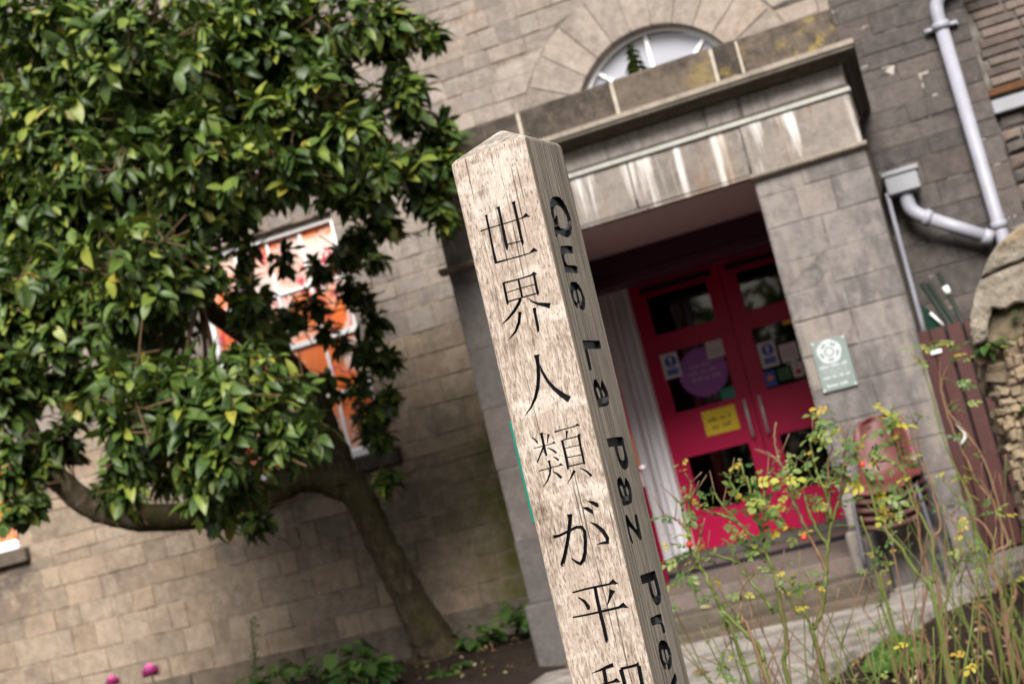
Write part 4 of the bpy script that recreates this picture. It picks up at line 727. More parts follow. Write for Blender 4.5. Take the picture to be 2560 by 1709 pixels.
for k in range(10):
    b = bmesh.new(); bmesh.ops.create_cube(b, size=2)
    for v in b.verts: v.co = Vector((v.co.x*random.uniform(.62, 1), v.co.y*random.uniform(.7, 1), v.co.z*random.uniform(.55, 1)))
    bmesh.ops.bevel(b, geom=b.edges[:], offset=.28, segments=1, affect='EDGES'); bmesh.ops.triangulate(b, faces=b.faces[:])
    for v in b.verts: v.co += Vector([random.uniform(-.14, .14) for _ in range(3)])
    me = bpy.data.meshes.new('rubble_stone'); b.to_mesh(me); b.free(); me.materials.append(M_rub); rock_meshes.append(me)
def rock(x, y, z, sx, sy, sz, parent, name='stone'):
    o = bpy.data.objects.new(name, random.choice(rock_meshes)); COL.objects.link(o); o.parent = parent
    o.location = (x, y, z); o.scale = (sx, sy, sz); o.rotation_euler = (random.uniform(-.3, .3), random.uniform(-.4, .4), random.uniform(-.5, .5)); return o
z = -1.08
while z < .33:
    hh = random.uniform(.03, .062); x = .19+random.uniform(0, .03)
    while x < 1.72:
        l = random.choice([random.uniform(.025, .05), random.uniform(.04, .11)])*(1 if x < .8 else 1.9)
        if z+hh < .16+.5*max(0, x-.22) or z < .1: rock(x+l*.5, RY+.03+random.uniform(-.018, .03), z+hh*.5, l*.62*(1 if x < .8 else 1.3), .05, hh*random.uniform(.52, .72), rw)
        x += l*(.98 if x < .8 else 1.5)
    z += hh*.96
for k in range(26): rock(.205, RY+.1+.5*random.random(), random.uniform(-1.05, .2), .035, random.uniform(.05, .08), random.uniform(.03, .06), rw)

# ------------------------------------------------------------------ stacked chairs
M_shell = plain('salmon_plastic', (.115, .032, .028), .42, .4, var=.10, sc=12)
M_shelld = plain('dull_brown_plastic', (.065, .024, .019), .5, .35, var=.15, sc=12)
def chair_shell():
    b = bmesh.new()
    prof_ = [(.240, .412, .060), (.237, .402, .112), (.229, .372, .150), (.210, .29, .178), (.188, .19, .182), (.165, .10, .188), (.128, .035, .195), (.06, .004, .20), (-.05, -.004, .20), (-.15, .004, .196), (-.195, -.002, .186), (-.212, -.018, .172), (-.215, -.034, .165)]
    S = np.linspace(-1, 1, 9); g_ = []
    for y_, z_, hw in prof_:
        up = min(1, max(0, (z_-.02)/.2)); g_.append([b.verts.new((s*hw, y_-.055*up*s*s, z_+.022*(1-up)*s*s)) for s in S])
    for r0, r1 in zip(g_, g_[1:]):
        for i in range(8): f = b.faces.new((r0[i], r0[i+1], r1[i+1], r1[i])); f.smooth = True
    bmesh.ops.recalc_face_normals(b, faces=b.faces)
    bmesh.ops.solidify(b, geom=b.faces[:], thickness=.011)
    for f in b.faces: f.smooth = True
    return b
def chair_leg(sx, sy):
    b = bmesh.new(); tube(b, smooth_path([(sx*.12, sy*.10, -.022), (sx*.17, sy*.15, -.03), (sx*.195, sy*.18, -.07), (sx*.215, sy*.215, -.42)], 4), .0125, 8); return b
CLAB = ['salmon plastic chair on top of the stack, its whole seat showing', 'plastic chair directly beneath the top chair of the stack', 'plastic chair in the middle of the stack of five', 'plastic chair second from the bottom of the stack', 'plastic chair at the bottom of the stack, legs on the ground']
first = None
for k in range(5):
    t = thing('stacking_chair', CLAB[k], 'chair', (-.462-.002*k, 8.79+.012*k, GZ+.645-.052*k), math.radians(-9), 'stacked plastic chairs by the porch pier')
    if k == 0:
        first = [bm_obj('shell', chair_shell(), M_shell, t)]
        for sx, sy in ((-1, -1), (1, -1), (-1, 1), (1, 1)): first.append(bm_obj('leg', chair_leg(sx, sy), M_leg, t))
    else:
        for o in first:
            c = o.copy(); COL.objects.link(c); c.parent = t
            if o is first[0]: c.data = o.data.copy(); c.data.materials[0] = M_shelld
            else: c.scale = (1, 1, 1)

# ------------------------------------------------------------------ the carved post
M_wf = Mat('weathered_oak_front', .8, .25); lp = M_wf.attr('lp')
def wood(m, front):
    lp = m.attr('lp')
    warp = m.new('ShaderNodeVectorMath'); warp.operation = 'ADD'; m.put(warp.inputs[0], lp)
    nz = m.new('ShaderNodeTexNoise'); nz.inputs['Scale'].default_value = 9; m.l.new(m.scale(lp, (1, 1, .25)), nz.inputs['Vector'])
    sc_ = m.new('ShaderNodeVectorMath'); sc_.operation = 'SCALE'; m.l.new(nz.outputs['Color'], sc_.inputs[0]); sc_.inputs['Scale'].default_value = .012
    m.l.new(sc_.outputs[0], warp.inputs[1]); v = warp.outputs[0]
    if front:
        fib = m.noise(m.scale(v, (520, 520, 95)), 1, 5, .65); fl = m.noise(m.scale(v, (230, 230, 52)), 1, 4, .65)
        blot = m.noise(m.scale(v, (26, 26, 9)), 1, 5, .65); bands = m.noise(m.scale(v, (9, 9, 24)), 1, 4, .6)
        crack = m.noise(m.scale(v, (210, 210, 4.5)), 1, 3, .5); knot = m.noise(m.scale(v, (22, 22, 12), (5, 0, 3)), 1, 6, .7)
        t = m.math('ADD', m.math('MULTIPLY', fib, .45), m.math('ADD', m.math('MULTIPLY', fl, .35), m.math('MULTIPLY', blot, .35)))
        c = m.ramp(t, [(.41, (.095, .066, .050)), (.485, (.22, .166, .130)), (.55, (.35, .280, .228)), (.65, (.56, .478, .405))])
        c = m.mix(m.math('MULTIPLY', m.step(blot, .50, .66), .55), c, (.27, .195, .152))
        c = m.mix(m.math('MULTIPLY', m.step(bands, .53, .63), .55), c, (.62, .555, .495))
        c = m.mix(m.math('MULTIPLY', m.step(knot, .60, .70), .5), c, (.15, .125, .105))
        spk = m.noise(m.scale(v, (620, 620, 120)), 1, 3, .6)
        c = m.mix(m.math('MULTIPLY', m.step(spk, .57, .67), .65), c, (.095, .07, .056))
        c = m.mix(m.math('MULTIPLY', m.step(crack, .655, .70), .8), c, (.06, .045, .038))
        zc = m.step(m.sep(lp, 2), -.003, .003); tg = m.noise(m.scale(v, (70, 70, 70)), 1, 5, .7)
        c = m.mix(m.math('MULTIPLY', zc, .8), c, m.ramp(tg, [(.38, (.14, .115, .095)), (.55, (.33, .29, .25)), (.68, (.62, .58, .53))]))
        h = m.math('ADD', m.math('MULTIPLY', fib, .5), m.math('SUBTRACT', m.math('MULTIPLY', fl, .5), m.math('ADD', m.math('MULTIPLY', m.step(crack, .64, .70), .9), m.math('MULTIPLY', m.step(spk, .6, .68), .3))))
        m.col(c); m.bump(h, .75, .0022)
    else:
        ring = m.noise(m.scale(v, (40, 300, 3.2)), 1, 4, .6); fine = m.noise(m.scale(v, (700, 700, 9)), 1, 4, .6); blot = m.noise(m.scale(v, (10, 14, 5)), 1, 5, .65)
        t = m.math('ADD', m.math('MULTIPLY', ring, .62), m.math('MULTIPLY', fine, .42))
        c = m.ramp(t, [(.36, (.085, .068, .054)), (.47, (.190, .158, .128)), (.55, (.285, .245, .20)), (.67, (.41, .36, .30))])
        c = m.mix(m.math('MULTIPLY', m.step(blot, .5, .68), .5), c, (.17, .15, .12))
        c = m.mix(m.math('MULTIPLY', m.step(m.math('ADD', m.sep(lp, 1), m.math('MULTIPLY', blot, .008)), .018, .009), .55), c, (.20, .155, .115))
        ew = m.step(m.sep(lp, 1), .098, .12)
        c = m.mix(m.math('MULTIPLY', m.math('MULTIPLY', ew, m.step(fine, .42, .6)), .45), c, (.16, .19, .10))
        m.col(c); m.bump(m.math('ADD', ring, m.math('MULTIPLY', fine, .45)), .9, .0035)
    return m.m
wood(M_wf, True); M_wf = M_wf.m
M_ws = wood(Mat('weathered_oak_shaded_side', .85, .2), False)  # side has its own grain; its colours are also darkened to paint in shade
M_ink2 = plain('black_groove_paint', (.008, .008, .010), .28, .5, var=.0)
PA = Vector((math.cos(.19183903), -math.sin(.19183903), 0)); PB = Vector((math.sin(.19183903), math.cos(.19183903), 0))
PDN = Vector((-.02636226, .03545349, -1.0)).normalized(); PF = Vector((-.43739091, 1.83238139, .47084583)); PW = .12; PCAP = .036
b = bmesh.new()                              # local frame: x along the lettered face (0 at the near edge, -w at its left), y into the post, z up
LEN = 1.68
R_ = .0045
def ring(z, ins): return [b.verts.new(p) for p in ((-PW+ins, ins, z), (-ins, ins, z), (-ins, PW-ins, z), (-PW+ins, PW-ins, z))]
r0 = ring(-LEN, 0); r1 = ring(0, 0); top = b.verts.new((-PW/2, PW/2, PCAP))
for k in range(4):
    b.faces.new((r0[k], r0[(k+1) % 4], r1[(k+1) % 4], r1[k])); b.faces.new((r1[k], r1[(k+1) % 4], top))
b.faces.new(r0[::-1]); bmesh.ops.recalc_face_normals(b, faces=b.faces)
bmesh.ops.bevel(b, geom=[e for e in b.edges if max(e.verts[0].co.z, e.verts[1].co.z) > -.01], offset=R_, segments=3, affect='EDGES', profile=.5)
post = thing('carved_wooden_post', 'tall weathered wooden post carved with black Japanese characters and the words Que La Paz', 'wooden post', (0, 0, 0))
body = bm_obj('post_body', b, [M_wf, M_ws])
def stroke(bm, pts):
    P = [(Vector((-u*1e-4, 0, -v*1e-4)), max(w*1.22e-4, .00035)) for u, v, w in pts]
    n = len(P); L = []; 
    for i, (p, w_) in enumerate(P):
        t = (P[min(i+1, n-1)][0]-P[max(i-1, 0)][0]); t = t.normalized() if t.length > 1e-7 else Vector((1, 0, 0)); s = Vector((-t.z, 0, t.x))
        d = min(.0042, .0012+w_*1.0); up = Vector((0, -.0015, 0)); dn = Vector((0, d, 0)); e = Vector((0, 0, 0))
        if i == 0: e = t*w_*.35
        if i == n-1: e = -t*w_*.35
        L.append([bm.verts.new(q) for q in (p+s*w_*1.05+up, p-s*w_*1.05+up, p-s*w_*.28+dn+e, p+s*w_*.28+dn+e)])
    for a_, c_ in zip(L, L[1:]):
        for k in range(4): bm.faces.new((a_[k], a_[(k+1) % 4], c_[(k+1) % 4], c_[k]))
    bm.faces.new(L[0][::-1]); bm.faces.new(L[-1])
def carve(target, cut_bm):
    bmesh.ops.recalc_face_normals(cut_bm, faces=cut_bm.faces)
    me = bpy.data.meshes.new('cut'); cut_bm.to_mesh(me); cut_bm.free(); me.materials.append(M_ink2)
    co = bpy.data.objects.new('cut', me); COL.objects.link(co)
    md = target.modifiers.new('b', 'BOOLEAN'); md.operation = 'DIFFERENCE'; md.object = co; md.solver = 'EXACT'; md.use_self = True; md.material_mode = 'TRANSFER'
    dg = bpy.context.evaluated_depsgraph_get(); dg.update()
    new = bpy.data.meshes.new_from_object(target.evaluated_get(dg)); target.modifiers.clear(); old = target.data; target.data = new
    bpy.data.objects.remove(co); bpy.data.meshes.remove(me); bpy.data.meshes.remove(old)
cb = bmesh.new()
for st in KANJI:
    sb = bmesh.new(); stroke(sb, st); bmesh.ops.recalc_face_normals(sb, faces=sb.faces); tm = bpy.data.meshes.new('t'); sb.to_mesh(tm); sb.free(); cb.from_mesh(tm); bpy.data.meshes.remove(tm)
carve(body, cb)
cb = bmesh.new()
for loops in LATIN:
    sb = bmesh.new(); prism(sb, [[(u*1e-4, -v*1e-4) for u, v in lp_] for lp_ in loops], 'x', .0015, -.0048); bmesh.ops.recalc_face_normals(sb, faces=sb.faces)
    tm = bpy.data.meshes.new('t'); sb.to_mesh(tm); sb.free(); cb.from_mesh(tm); bpy.data.meshes.remove(tm)
carve(body, cb)
me = body.data; n = len(me.vertices); co_ = np.empty(n*3, 'f'); me.vertices.foreach_get('co', co_)
at = me.attributes.new('lp', 'FLOAT_VECTOR', 'POINT'); at.data.foreach_set('vector', co_)
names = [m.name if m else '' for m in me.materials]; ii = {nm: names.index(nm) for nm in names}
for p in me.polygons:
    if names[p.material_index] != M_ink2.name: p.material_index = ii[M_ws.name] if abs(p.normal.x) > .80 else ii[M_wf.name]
    if p.area < 4e-4 and False: p.use_smooth = True
me.transform(Matrix((PA, PB, -PDN)).transposed().to_4x4()); me.transform(Matrix.Translation(PF)); me.update()
body.parent = post
b = bmesh.new(); box(b, -PW-.0042, -PW, .004, PW-.004, -.51, -.366, .001)
tp = bm_obj('teal_plaque', b, M_teal, post); tp.data.transform(Matrix((PA, PB, -PDN)).transposed().to_4x4()); tp.data.transform(Matrix.Translation(PF))

# ------------------------------------------------------------------ leaves
def leaf_geo(rows=7, w=.44, fold=.30, curl=.28, wave=.0, seed=0, tip=1.6):
    r = random.Random(seed); V, F = [], []; ys = np.linspace(0, 1, rows)
    for i, y in enumerate(ys):
        hw = w*.5*(max(0, math.sin(math.pi*min(1, y**1.12)))**.72)+.004
        for s in (-1, 0, 1):
            V.append((s*hw, y, abs(s)*hw*fold - curl*y*y + (wave*math.sin(6*y+s+seed) if s else 0)))
    for i in range(rows-1):
        for k in range(2): a = i*3+k; F.append((a, a+1, a+4, a+3))
    return np.array(V, float), np.array(F, int)
def leaf_mat(name, stops, trans=.10, rough=.46, back=(.09, .13, .045)):
    m = Mat(name, rough, .38); p = m.pos()
    r = m.math('FRACT', m.math('ADD', m.rnd(), m.attr('tint', 'Fac')))
    c = m.ramp(r, stops); n = m.noise(p, 60, 3); c = m.mix(m.math('MULTIPLY', m.step(n, .5, .75), .3), c, tuple(min(1, x*1.6) for x in stops[len(stops)//2][1]))
    bf = m.new('ShaderNodeNewGeometry').outputs['Backfacing']; c = m.mix(m.math('MULTIPLY', bf, .5), c, back); m.col(c)
    tl = m.new('ShaderNodeBsdfTranslucent'); m.l.new(m.mix(1.0, c, (1.5, 1.7, .6), 'MULTIPLY'), tl.inputs[0])
    mx = m.new('ShaderNodeMixShader'); mx.inputs[0].default_value = trans; m.l.new(m.b.outputs[0], mx.inputs[1]); m.l.new(tl.outputs[0], mx.inputs[2])
    m.l.new(mx.outputs[0], m.n['Material Output'].inputs[0]); return m.m
M_leaf = leaf_mat('magnolia_leaf', [(0, (.018, .038, .008)), (.35, (.035, .068, .013)), (.62, (.066, .110, .019)), (.86, (.135, .185, .030)), (.975, (.22, .24, .035)), (1, (.30, .20, .03))])
M_rleaf = leaf_mat('rose_leaf', [(0, (.06, .12, .035)), (.4, (.12, .19, .055)), (.65, (.22, .28, .08)), (.85, (.42, .38, .05)), (1, (.40, .24, .04))], .35, .45, (.16, .2, .09))
M_gleaf = leaf_mat('bed_plant_leaf', [(0, (.025, .06, .012)), (.5, (.045, .10, .02)), (1, (.12, .19, .04))], .3, .5)
VAR = [leaf_geo(7, w, f, c, wv, sd) for w, f, c, wv, sd in ((.42, .45, .28, .03, 1), (.46, .30, .45, .04, 2), (.40, .60, .18, .03, 3), (.48, .42, .60, .04, 4), (.38, .75, .36, .05, 5), (.44, .35, -.10, .04, 6), (.36, .9, .5, .05, 7), (.5, .2, .75, .05, 8))]
def geo_mesh(name, V, F, mat_, tint=None, smooth=True):
    me = bpy.data.meshes.new(name); me.vertices.add(len(V)); me.vertices.foreach_set('co', np.ascontiguousarray(V, 'f').ravel())
    me.loops.add(F.size); me.loops.foreach_set('vertex_index', F.ravel().astype('i')); me.polygons.add(len(F))
    me.polygons.foreach_set('loop_start', np.arange(0, F.size, F.shape[1], dtype='i'))
    if smooth: me.polygons.foreach_set('use_smooth', np.ones(len(F), bool))
    me.materials.append(mat_)
    if tint is not None: me.attributes.new('tint', 'FLOAT', 'FACE').data.foreach_set('value', tint.astype('f'))
    me.update(calc_edges=True); return me
def frame_from(d, nrm):
    d = d.normalized(); x = d.cross(nrm); x = x.normalized() if x.length > 1e-4 else Vector((1, 0, 0)); z = x.cross(d)
    return Matrix((x, d, z)).transposed()
def join_leaves(items, mat_, name, parent, kind=None, variants=None):
    """items: (position, 3x3 frame, length) - all of them into one mesh"""
    variants = variants or VAR; VV, FF, TT = [], [], []; off = 0
    for p, m, l in items:
        V, F = random.choice(variants); A = np.array(m)*l
        VV.append(V@A.T+np.array(p)); FF.append(F+off); TT.append(np.full(len(F), random.random())); off += len(V)
    o = obj_of(name, geo_mesh(name, np.vstack(VV), np.vstack(FF), mat_, np.concatenate(TT)), mat_, parent)
    if kind: o['kind'] = kind
    return o
LEAFM = [geo_mesh('magnolia_leaf', V, F, M_leaf) for V, F in VAR]
def leaf_obj(name, me, p, m, l, parent):
    o = bpy.data.objects.new(name, me); COL.objects.link(o); o.parent = parent
    o.matrix_local = Matrix.Translation(p) @ (m.to_4x4()) @ Matrix.Scale(l, 4); return o

# ------------------------------------------------------------------ the tree
def bark_mat():
    m = Mat('mossy_bark', .9, .15); p = m.pos(); n = m.noise(m.scale(p, (1, 1, .45)), 16, 6, .65); f = m.noise(m.scale(p, (1, 1, .3)), 60, 4, .7); b_ = m.noise(p, 3.2, 4)
    c = m.ramp(m.math('ADD', m.math('MULTIPLY', n, .6), m.math('MULTIPLY', f, .4)), [(.32, (.030, .023, .015)), (.5, (.078, .058, .037)), (.68, (.17, .135, .092))])
    c = m.mix(m.math('MULTIPLY', m.step(b_, .44, .62), .6), c, (.068, .062, .017)); lc = m.noise(p, 22, 4, .7); c = m.mix(m.math('MULTIPLY', m.step(lc, .60, .68), .5), c, (.17, .165, .13)); m.col(c); m.bump(m.math('ADD', n, f), 1.0, .03); return m.m
M_bark = bark_mat(); M_twig = plain('brown_twig', (.12, .075, .04), .8, .2, var=.3, sc=30)
tree = thing('magnolia_tree', 'bushy broadleaf tree with a leaning mossy trunk in front of the painted window', 'tree', (0, 0, 0))
def limb(name, spec, n=14, sub=5):
    pts, rad = spec; sp = smooth_path(pts, sub); b = bmesh.new(); rr = lerp_list(rad, len(sp))
    sp = [p+Vector((random.uniform(-1, 1), random.uniform(-1, 1), random.uniform(-1, 1)))*r*.05 for p, r in zip(sp, rr)]
    tube(b, sp, [r*random.uniform(.95, 1.05) for r in rr], n); return bm_obj(name, b, M_bark, tree)
random.seed(31)
limb('trunk', TRUNK, 18, 8); limb('limb', LIMB_UP); limb('limb', LIMB_LEFT); limb('limb', STUB)
skeleton = [Vector(p) for p in LIMB_UP[0]+LIMB_LEFT[0]]
sprays = []
for x, y, z, r, dens_ in LOBES:
    c = Vector((x, y, z)); n = int(dens_*124*(r/.45)**2)+3
    subs = []
    for _ in range(max(1, round(n/11))):
        e = Vector((random.gauss(0, 1), random.gauss(0, 1), random.gauss(0, 1))).normalized(); subs.append((c+e*r*random.uniform(.25, .84), max(.11, r*random.uniform(.30, .50))))
    for _ in range(n):
        d = Vector((random.gauss(0, 1), random.gauss(0, 1), random.gauss(0, 1))).normalized(); sc2, sr = random.choice(subs)
        if d.y > 0 and random.random() < .45: d.y = -d.y
        p = sc2+d*sr*random.uniform(.3, 1.04)**.55
        if p.y > 10.85: p.y = 10.85-random.random()*.2
        sprays.append((p, (d+Vector((random.gauss(0, .35), -.25+random.gauss(0, .35), .25+random.gauss(0, .3)))).normalized()))
items = []; twigs = bmesh.new()
for p, o_ in sprays:
    nl = random.randint(5, 8); a0 = random.random()*6.28; side = o_.cross(Vector((0, 0, 1))); side = side.normalized() if side.length > .1 else Vector((1, 0, 0)); oth = o_.cross(side)
    for k in range(nl):
        ang = a0+k*2.4+random.gauss(0, .25); tilt = random.uniform(.55, 1.25) if k else .2
        d = o_*math.cos(tilt)+(side*math.cos(ang)+oth*math.sin(ang))*math.sin(tilt)+Vector((0, 0, -.28-random.random()*.25))
        nrm = (o_*.8+Vector((random.gauss(0, .35), random.gauss(0, .35)-.15, .75))).normalized()
        items.append((p-o_*random.uniform(0, .09), frame_from(d, nrm), random.choice([random.uniform(.065, .10), random.uniform(.095, .145), random.uniform(.10, .15)])))
    if random.random() < .6: tube(twigs, [p-o_*random.uniform(.16, .34)+Vector((random.gauss(0, .03), random.gauss(0, .03), 0)), p-o_*.08, p], [.0055, .004, .0025], 4, False)
for x, y, z, r, dens_ in [l_ for l_ in LOBES if l_[1] < 8.6]:               # boughs from the limbs out into every clump
    c = Vector((x, y, z)); s_ = min(skeleton, key=lambda q: (q-c).length); m_ = s_.lerp(c, .5)+Vector((random.gauss(0, .08), random.gauss(0, .08), .05))
    if any(540 < pixel(s_.lerp(c, t_))[0] < 930 and 520 < pixel(s_.lerp(c, t_))[1] < 960 for t_ in (.2, .4, .6, .8)): continue
    tube(twigs, smooth_path([s_, m_, c], 4), lerp_list([.022, .014, .006], 9), 6, False)
tag(bm_obj('boughs', twigs, M_twig, tree), kind='stuff')
def in_view(p): a, c, d = pixel(p); return 10 < a < 2550 and 10 < c < 1700
order = sorted(range(len(items)), key=lambda k: pixel(items[k][0])[2]+(0 if in_view(items[k][0]) else 99))
single = set(order[:290])
for k in order[:290]: p, m, l = items[k]; leaf_obj('leaf', random.choice(LEAFM), p, m, l, tree)
join_leaves([items[k] for k in range(len(items)) if k not in single], M_leaf, 'foliage', tree, 'stuff')

# ------------------------------------------------------------------ rose bushes
def stem_mat():
    m = Mat('rose_stem', .55, .35); p = m.pos(); k = m.attr('tint', 'Fac'); n = m.noise(p, 30, 4)
    t = m.math('ADD', k, m.math('MULTIPLY', m.math('SUBTRACT', n, .5), .5))
    m.col(m.ramp(t, [(.1, (.10, .125, .028)), (.4, (.12, .135, .032)), (.62, (.14, .078, .038)), (1, (.19, .108, .068))])); return m.m
M_stem = stem_mat(); M_hip = plain('red_rose_hip', (.80, .05, .03), .35, .5)
RV = [leaf_geo(5, w, f, c, .03, sd) for w, f, c, sd in ((.66, .2, .18, 1), (.6, .35, .3, 2), (.7, .12, .1, 3))]
def compound_leaf(size, seed):
    """five leaflets on a short stalk, one mesh"""
    r = random.Random(seed); VV, FF = [], []; off = 0
    for pos_, ang, sc_ in ((.95, 0, 1.0), (.62, .95, .85), (.62, -.95, .85), (.32, 1.05, .7), (.32, -1.05, .7)):
        V, F = RV[r.randrange(3)]; c, s = math.cos(ang), math.sin(ang); L = .62*sc_*r.uniform(.85, 1.1)
        X = V*L; R2 = np.array(((c, s, 0), (-s, c, 0), (0, 0, 1)))
        X = X@R2.T + np.array((0, pos_, -.12*pos_**2+r.uniform(-.05, .05))); VV.append(X); FF.append(F+off); off += len(V)
    V = np.array([(-.012, 0, 0), (.012, 0, 0), (.008, .95, -.11), (-.008, .95, -.11)]); VV.append(V); FF.append(np.array([[0, 1, 2, 3]])+off)
    return np.vstack(VV)*size, np.vstack(FF)
RLM = [geo_mesh('rose_leaf', *compound_leaf(1.0, k), M_rleaf) for k in range(5)]
RLAB = ['rose bush nearest the wooden post, one bare stem forking before the white door frame', 'rose bush with the densest yellow green leaves, in front of the crimson doors', 'rose bush with a tall pinkish dead cane and a thick forked stem', 'rose bush in front of the stacked chairs, yellow leaves at its top', 'straggly rose bush in front of the red brown gate']
random.seed(17)
for k, (Y, base, stems, lv) in enumerate(ROSES):
    rb = thing('rose_bush', RLAB[k], 'rose bush', (0, 0, 0), group='straggly rose bushes in the bed'); bx, by = base[0]+.05, base[1]
    ends = []
    def stem_obj(pts, r0, r1, dead, name='stem'):
        sp = smooth_path(pts, 5); b = bmesh.new(); rr = [r*(1.22 if j % 6 == 4 else random.uniform(.88, 1.08)) for j, r in enumerate(lerp_list([r0, r1], len(sp)))]; sp = [p+Vector((random.gauss(0, .0016), random.gauss(0, .003), random.gauss(0, .001))) for p in sp]
        tube(b, sp, rr, 6); o = bm_obj(name, b, M_stem, rb, recalc=False)
        tv = np.zeros(len(o.data.polygons)); cz = [p.center.z for p in o.data.polygons]; z0, z1 = min(cz), max(cz)
        for i, c in enumerate(cz): tv[i] = .85 if dead else .12+.55*max(0, ((c-z0)/(z1-z0+1e-6)-.55))
        o.data.attributes.new('tint', 'FLOAT', 'FACE').data.foreach_set('value', tv.astype('f')); return o
    for i, st in enumerate(stems):
        P = [Vector(p) for p in st]; depth = random.uniform(-.22, .22) if i else 0.
        for j, p in enumerate(P): p *= 1+depth*.0
        low = P[0] if P[0].z < P[-1].z else P[-1]
        if low.z < -.45:
            q = Vector((bx+(low.x-bx)*.55+random.uniform(-.05, .05), by+random.uniform(-.06, .06), GZ-.03))
            P = ([q]+P) if P[0] is low else (P+[q])
        dead = (i % 3 == 2 and k != 1) or (k == 2 and i == 4) or (k == 4 and i in (0, 1))
        r0 = (.0066 if i == 0 else .0048)*(1+.10*k); stem_obj(P, r0, r0*.45, dead)
        ends += P
        if not dead and P[-1].z > -.5:        # small leaves up the stem
            for _ in range(2):
                q = P[random.randrange(len(P)//2, len(P))]
                if q.z > -.75: lv = list(lv)+[(q.x+random.uniform(-.03, .03), q.y, q.z+random.uniform(-.02, .03), random.uniform(.35, .6))]
        for _ in range(2):
            q = P[random.randrange(1, len(P))]; stem_obj([q, q+Vector((random.uniform(-.05, .05), random.uniform(-.03, .03), random.uniform(.02, .07)))], .0016, .0012, True, 'shoot')
    for i in range(18):                       # thin dead and new shoots from the base
        a = random.uniform(-.42, .42); h = random.uniform(.42, .86); s0 = Vector((bx+random.uniform(-.22, .22), by+random.uniform(-.2, .25), GZ-.02))
        s1 = s0+Vector((a*.4, random.uniform(-.05, .05), h*.55)); s2 = s0+Vector((a*.75+random.uniform(-.06, .06), random.uniform(-.1, .1), h))
        stem_obj([s0, s1, s2], .0032, .0013, i % 5 > 2, 'shoot')
        if i % 2 == 0:
            t_ = s1.lerp(s2, .4); stem_obj([t_, t_+Vector((random.uniform(-.12, .12), random.uniform(-.08, .08), random.uniform(.08, .2)))], .002, .001, i % 4 == 0, 'shoot')
        if i % 4 == 1: lv = list(lv)+[(s2.x, s2.y, s2.z, random.uniform(.5, .8))]
    for x, y, z, s_ in lv:
        p = Vector((x, y, z)); near = min(ends, key=lambda q: (q-p).length)
        if .015 < (near-p).length < .25: stem_obj([near, near.lerp(p, .5)+Vector((0, 0, .01)), p], .0016, .001, False, 'leaf_stalk')
        for _ in range(3):
            d = Vector((random.gauss(0, 1), random.gauss(0, .8)-.4, random.gauss(.1, .5))); nrm = Vector((random.gauss(0, .4), -.5+random.gauss(0, .3), .8))
            leaf_obj('leaf', random.choice(RLM), p+Vector((random.gauss(0, .018), random.gauss(0, .03), random.gauss(0, .018))), frame_from(d, nrm), s_*random.uniform(.028, .046)*(1+.06*k), rb)
    for hx, hy, hz in HIPS:
        if abs(hy-Y) < .12:
            b = bmesh.new(); bmesh.ops.create_icosphere(b, subdivisions=2, radius=.0085); o = bm_obj('rose_hip', b, M_hip, rb, True); o.location = (hx, hy, hz)

# ------------------------------------------------------------------ bed plants
def bed_plant(name, label, cat, x, y, n, L, spread, hgt, group=None, mat_=None, z=GZ):
    t = thing(name, label, cat, (x, y, z), 0, group)
    me = [geo_mesh('bed_leaf', V*np.array((1.5, 1, 1)), F, mat_ or M_gleaf) for V, F in VAR[:4]]
    for k in range(n):
        a = random.uniform(0, 6.28); r = spread*math.sqrt(random.random()); h = hgt*random.uniform(.45, 1); p = Vector((r*math.cos(a)*.6, r*math.sin(a)*.6, h)); d = Vector((math.cos(a), math.sin(a), random.uniform(-.45, .35)))
        leaf_obj('leaf', random.choice(me), p, frame_from(d, Vector((math.cos(a)*.3, -.3, .9))), L*random.uniform(.7, 1.2), t)
        if k % 2 == 0:
            b = bmesh.new(); tube(b, [(0, 0, -.02), (p.x*.5, p.y*.5, h*.7), p], [.004, .003, .0025], 5, False); bm_obj('stalk', b, M_gleaf, t)
    return t
random.seed(23)
G = 'leafy plants in the bed below the wall'
for x, y, n, L, sp, h, lb in ((-4.72, 9.85, 44, .14, .34, .36, 'dark leafy plant at the wall foot, left of the tree trunk'), (-4.25, 9.2, 40, .13, .26, .30, 'low leafy plant just in front of the tree trunk'), (-3.80, 10.35, 26, .12, .22, .26, 'bright green plant hard against the right side of the trunk'), (-3.42, 10.6, 44, .12, .34, .34, 'spreading green plant in the corner by the porch'), (-5.30, 9.8, 34, .13, .34, .34, 'low leafy plant at the wall, farthest from the porch'), (-3.72, 9.4, 14, .10, .2, .10, 'small flat plant on the soil between the trunk and the porch')):
    bed_plant('bed_plant', lb, 'plant', x, y, n, L, sp, h, G)
M_pink = plain('pink_petal', (.74, .17, .46), .6, .2, var=.2, sc=40); M_pgreen = plain('flower_stem_green', (.06, .11, .03), .6, .3)
PET = leaf_geo(4, .7, .5, -.5, 0, 3)
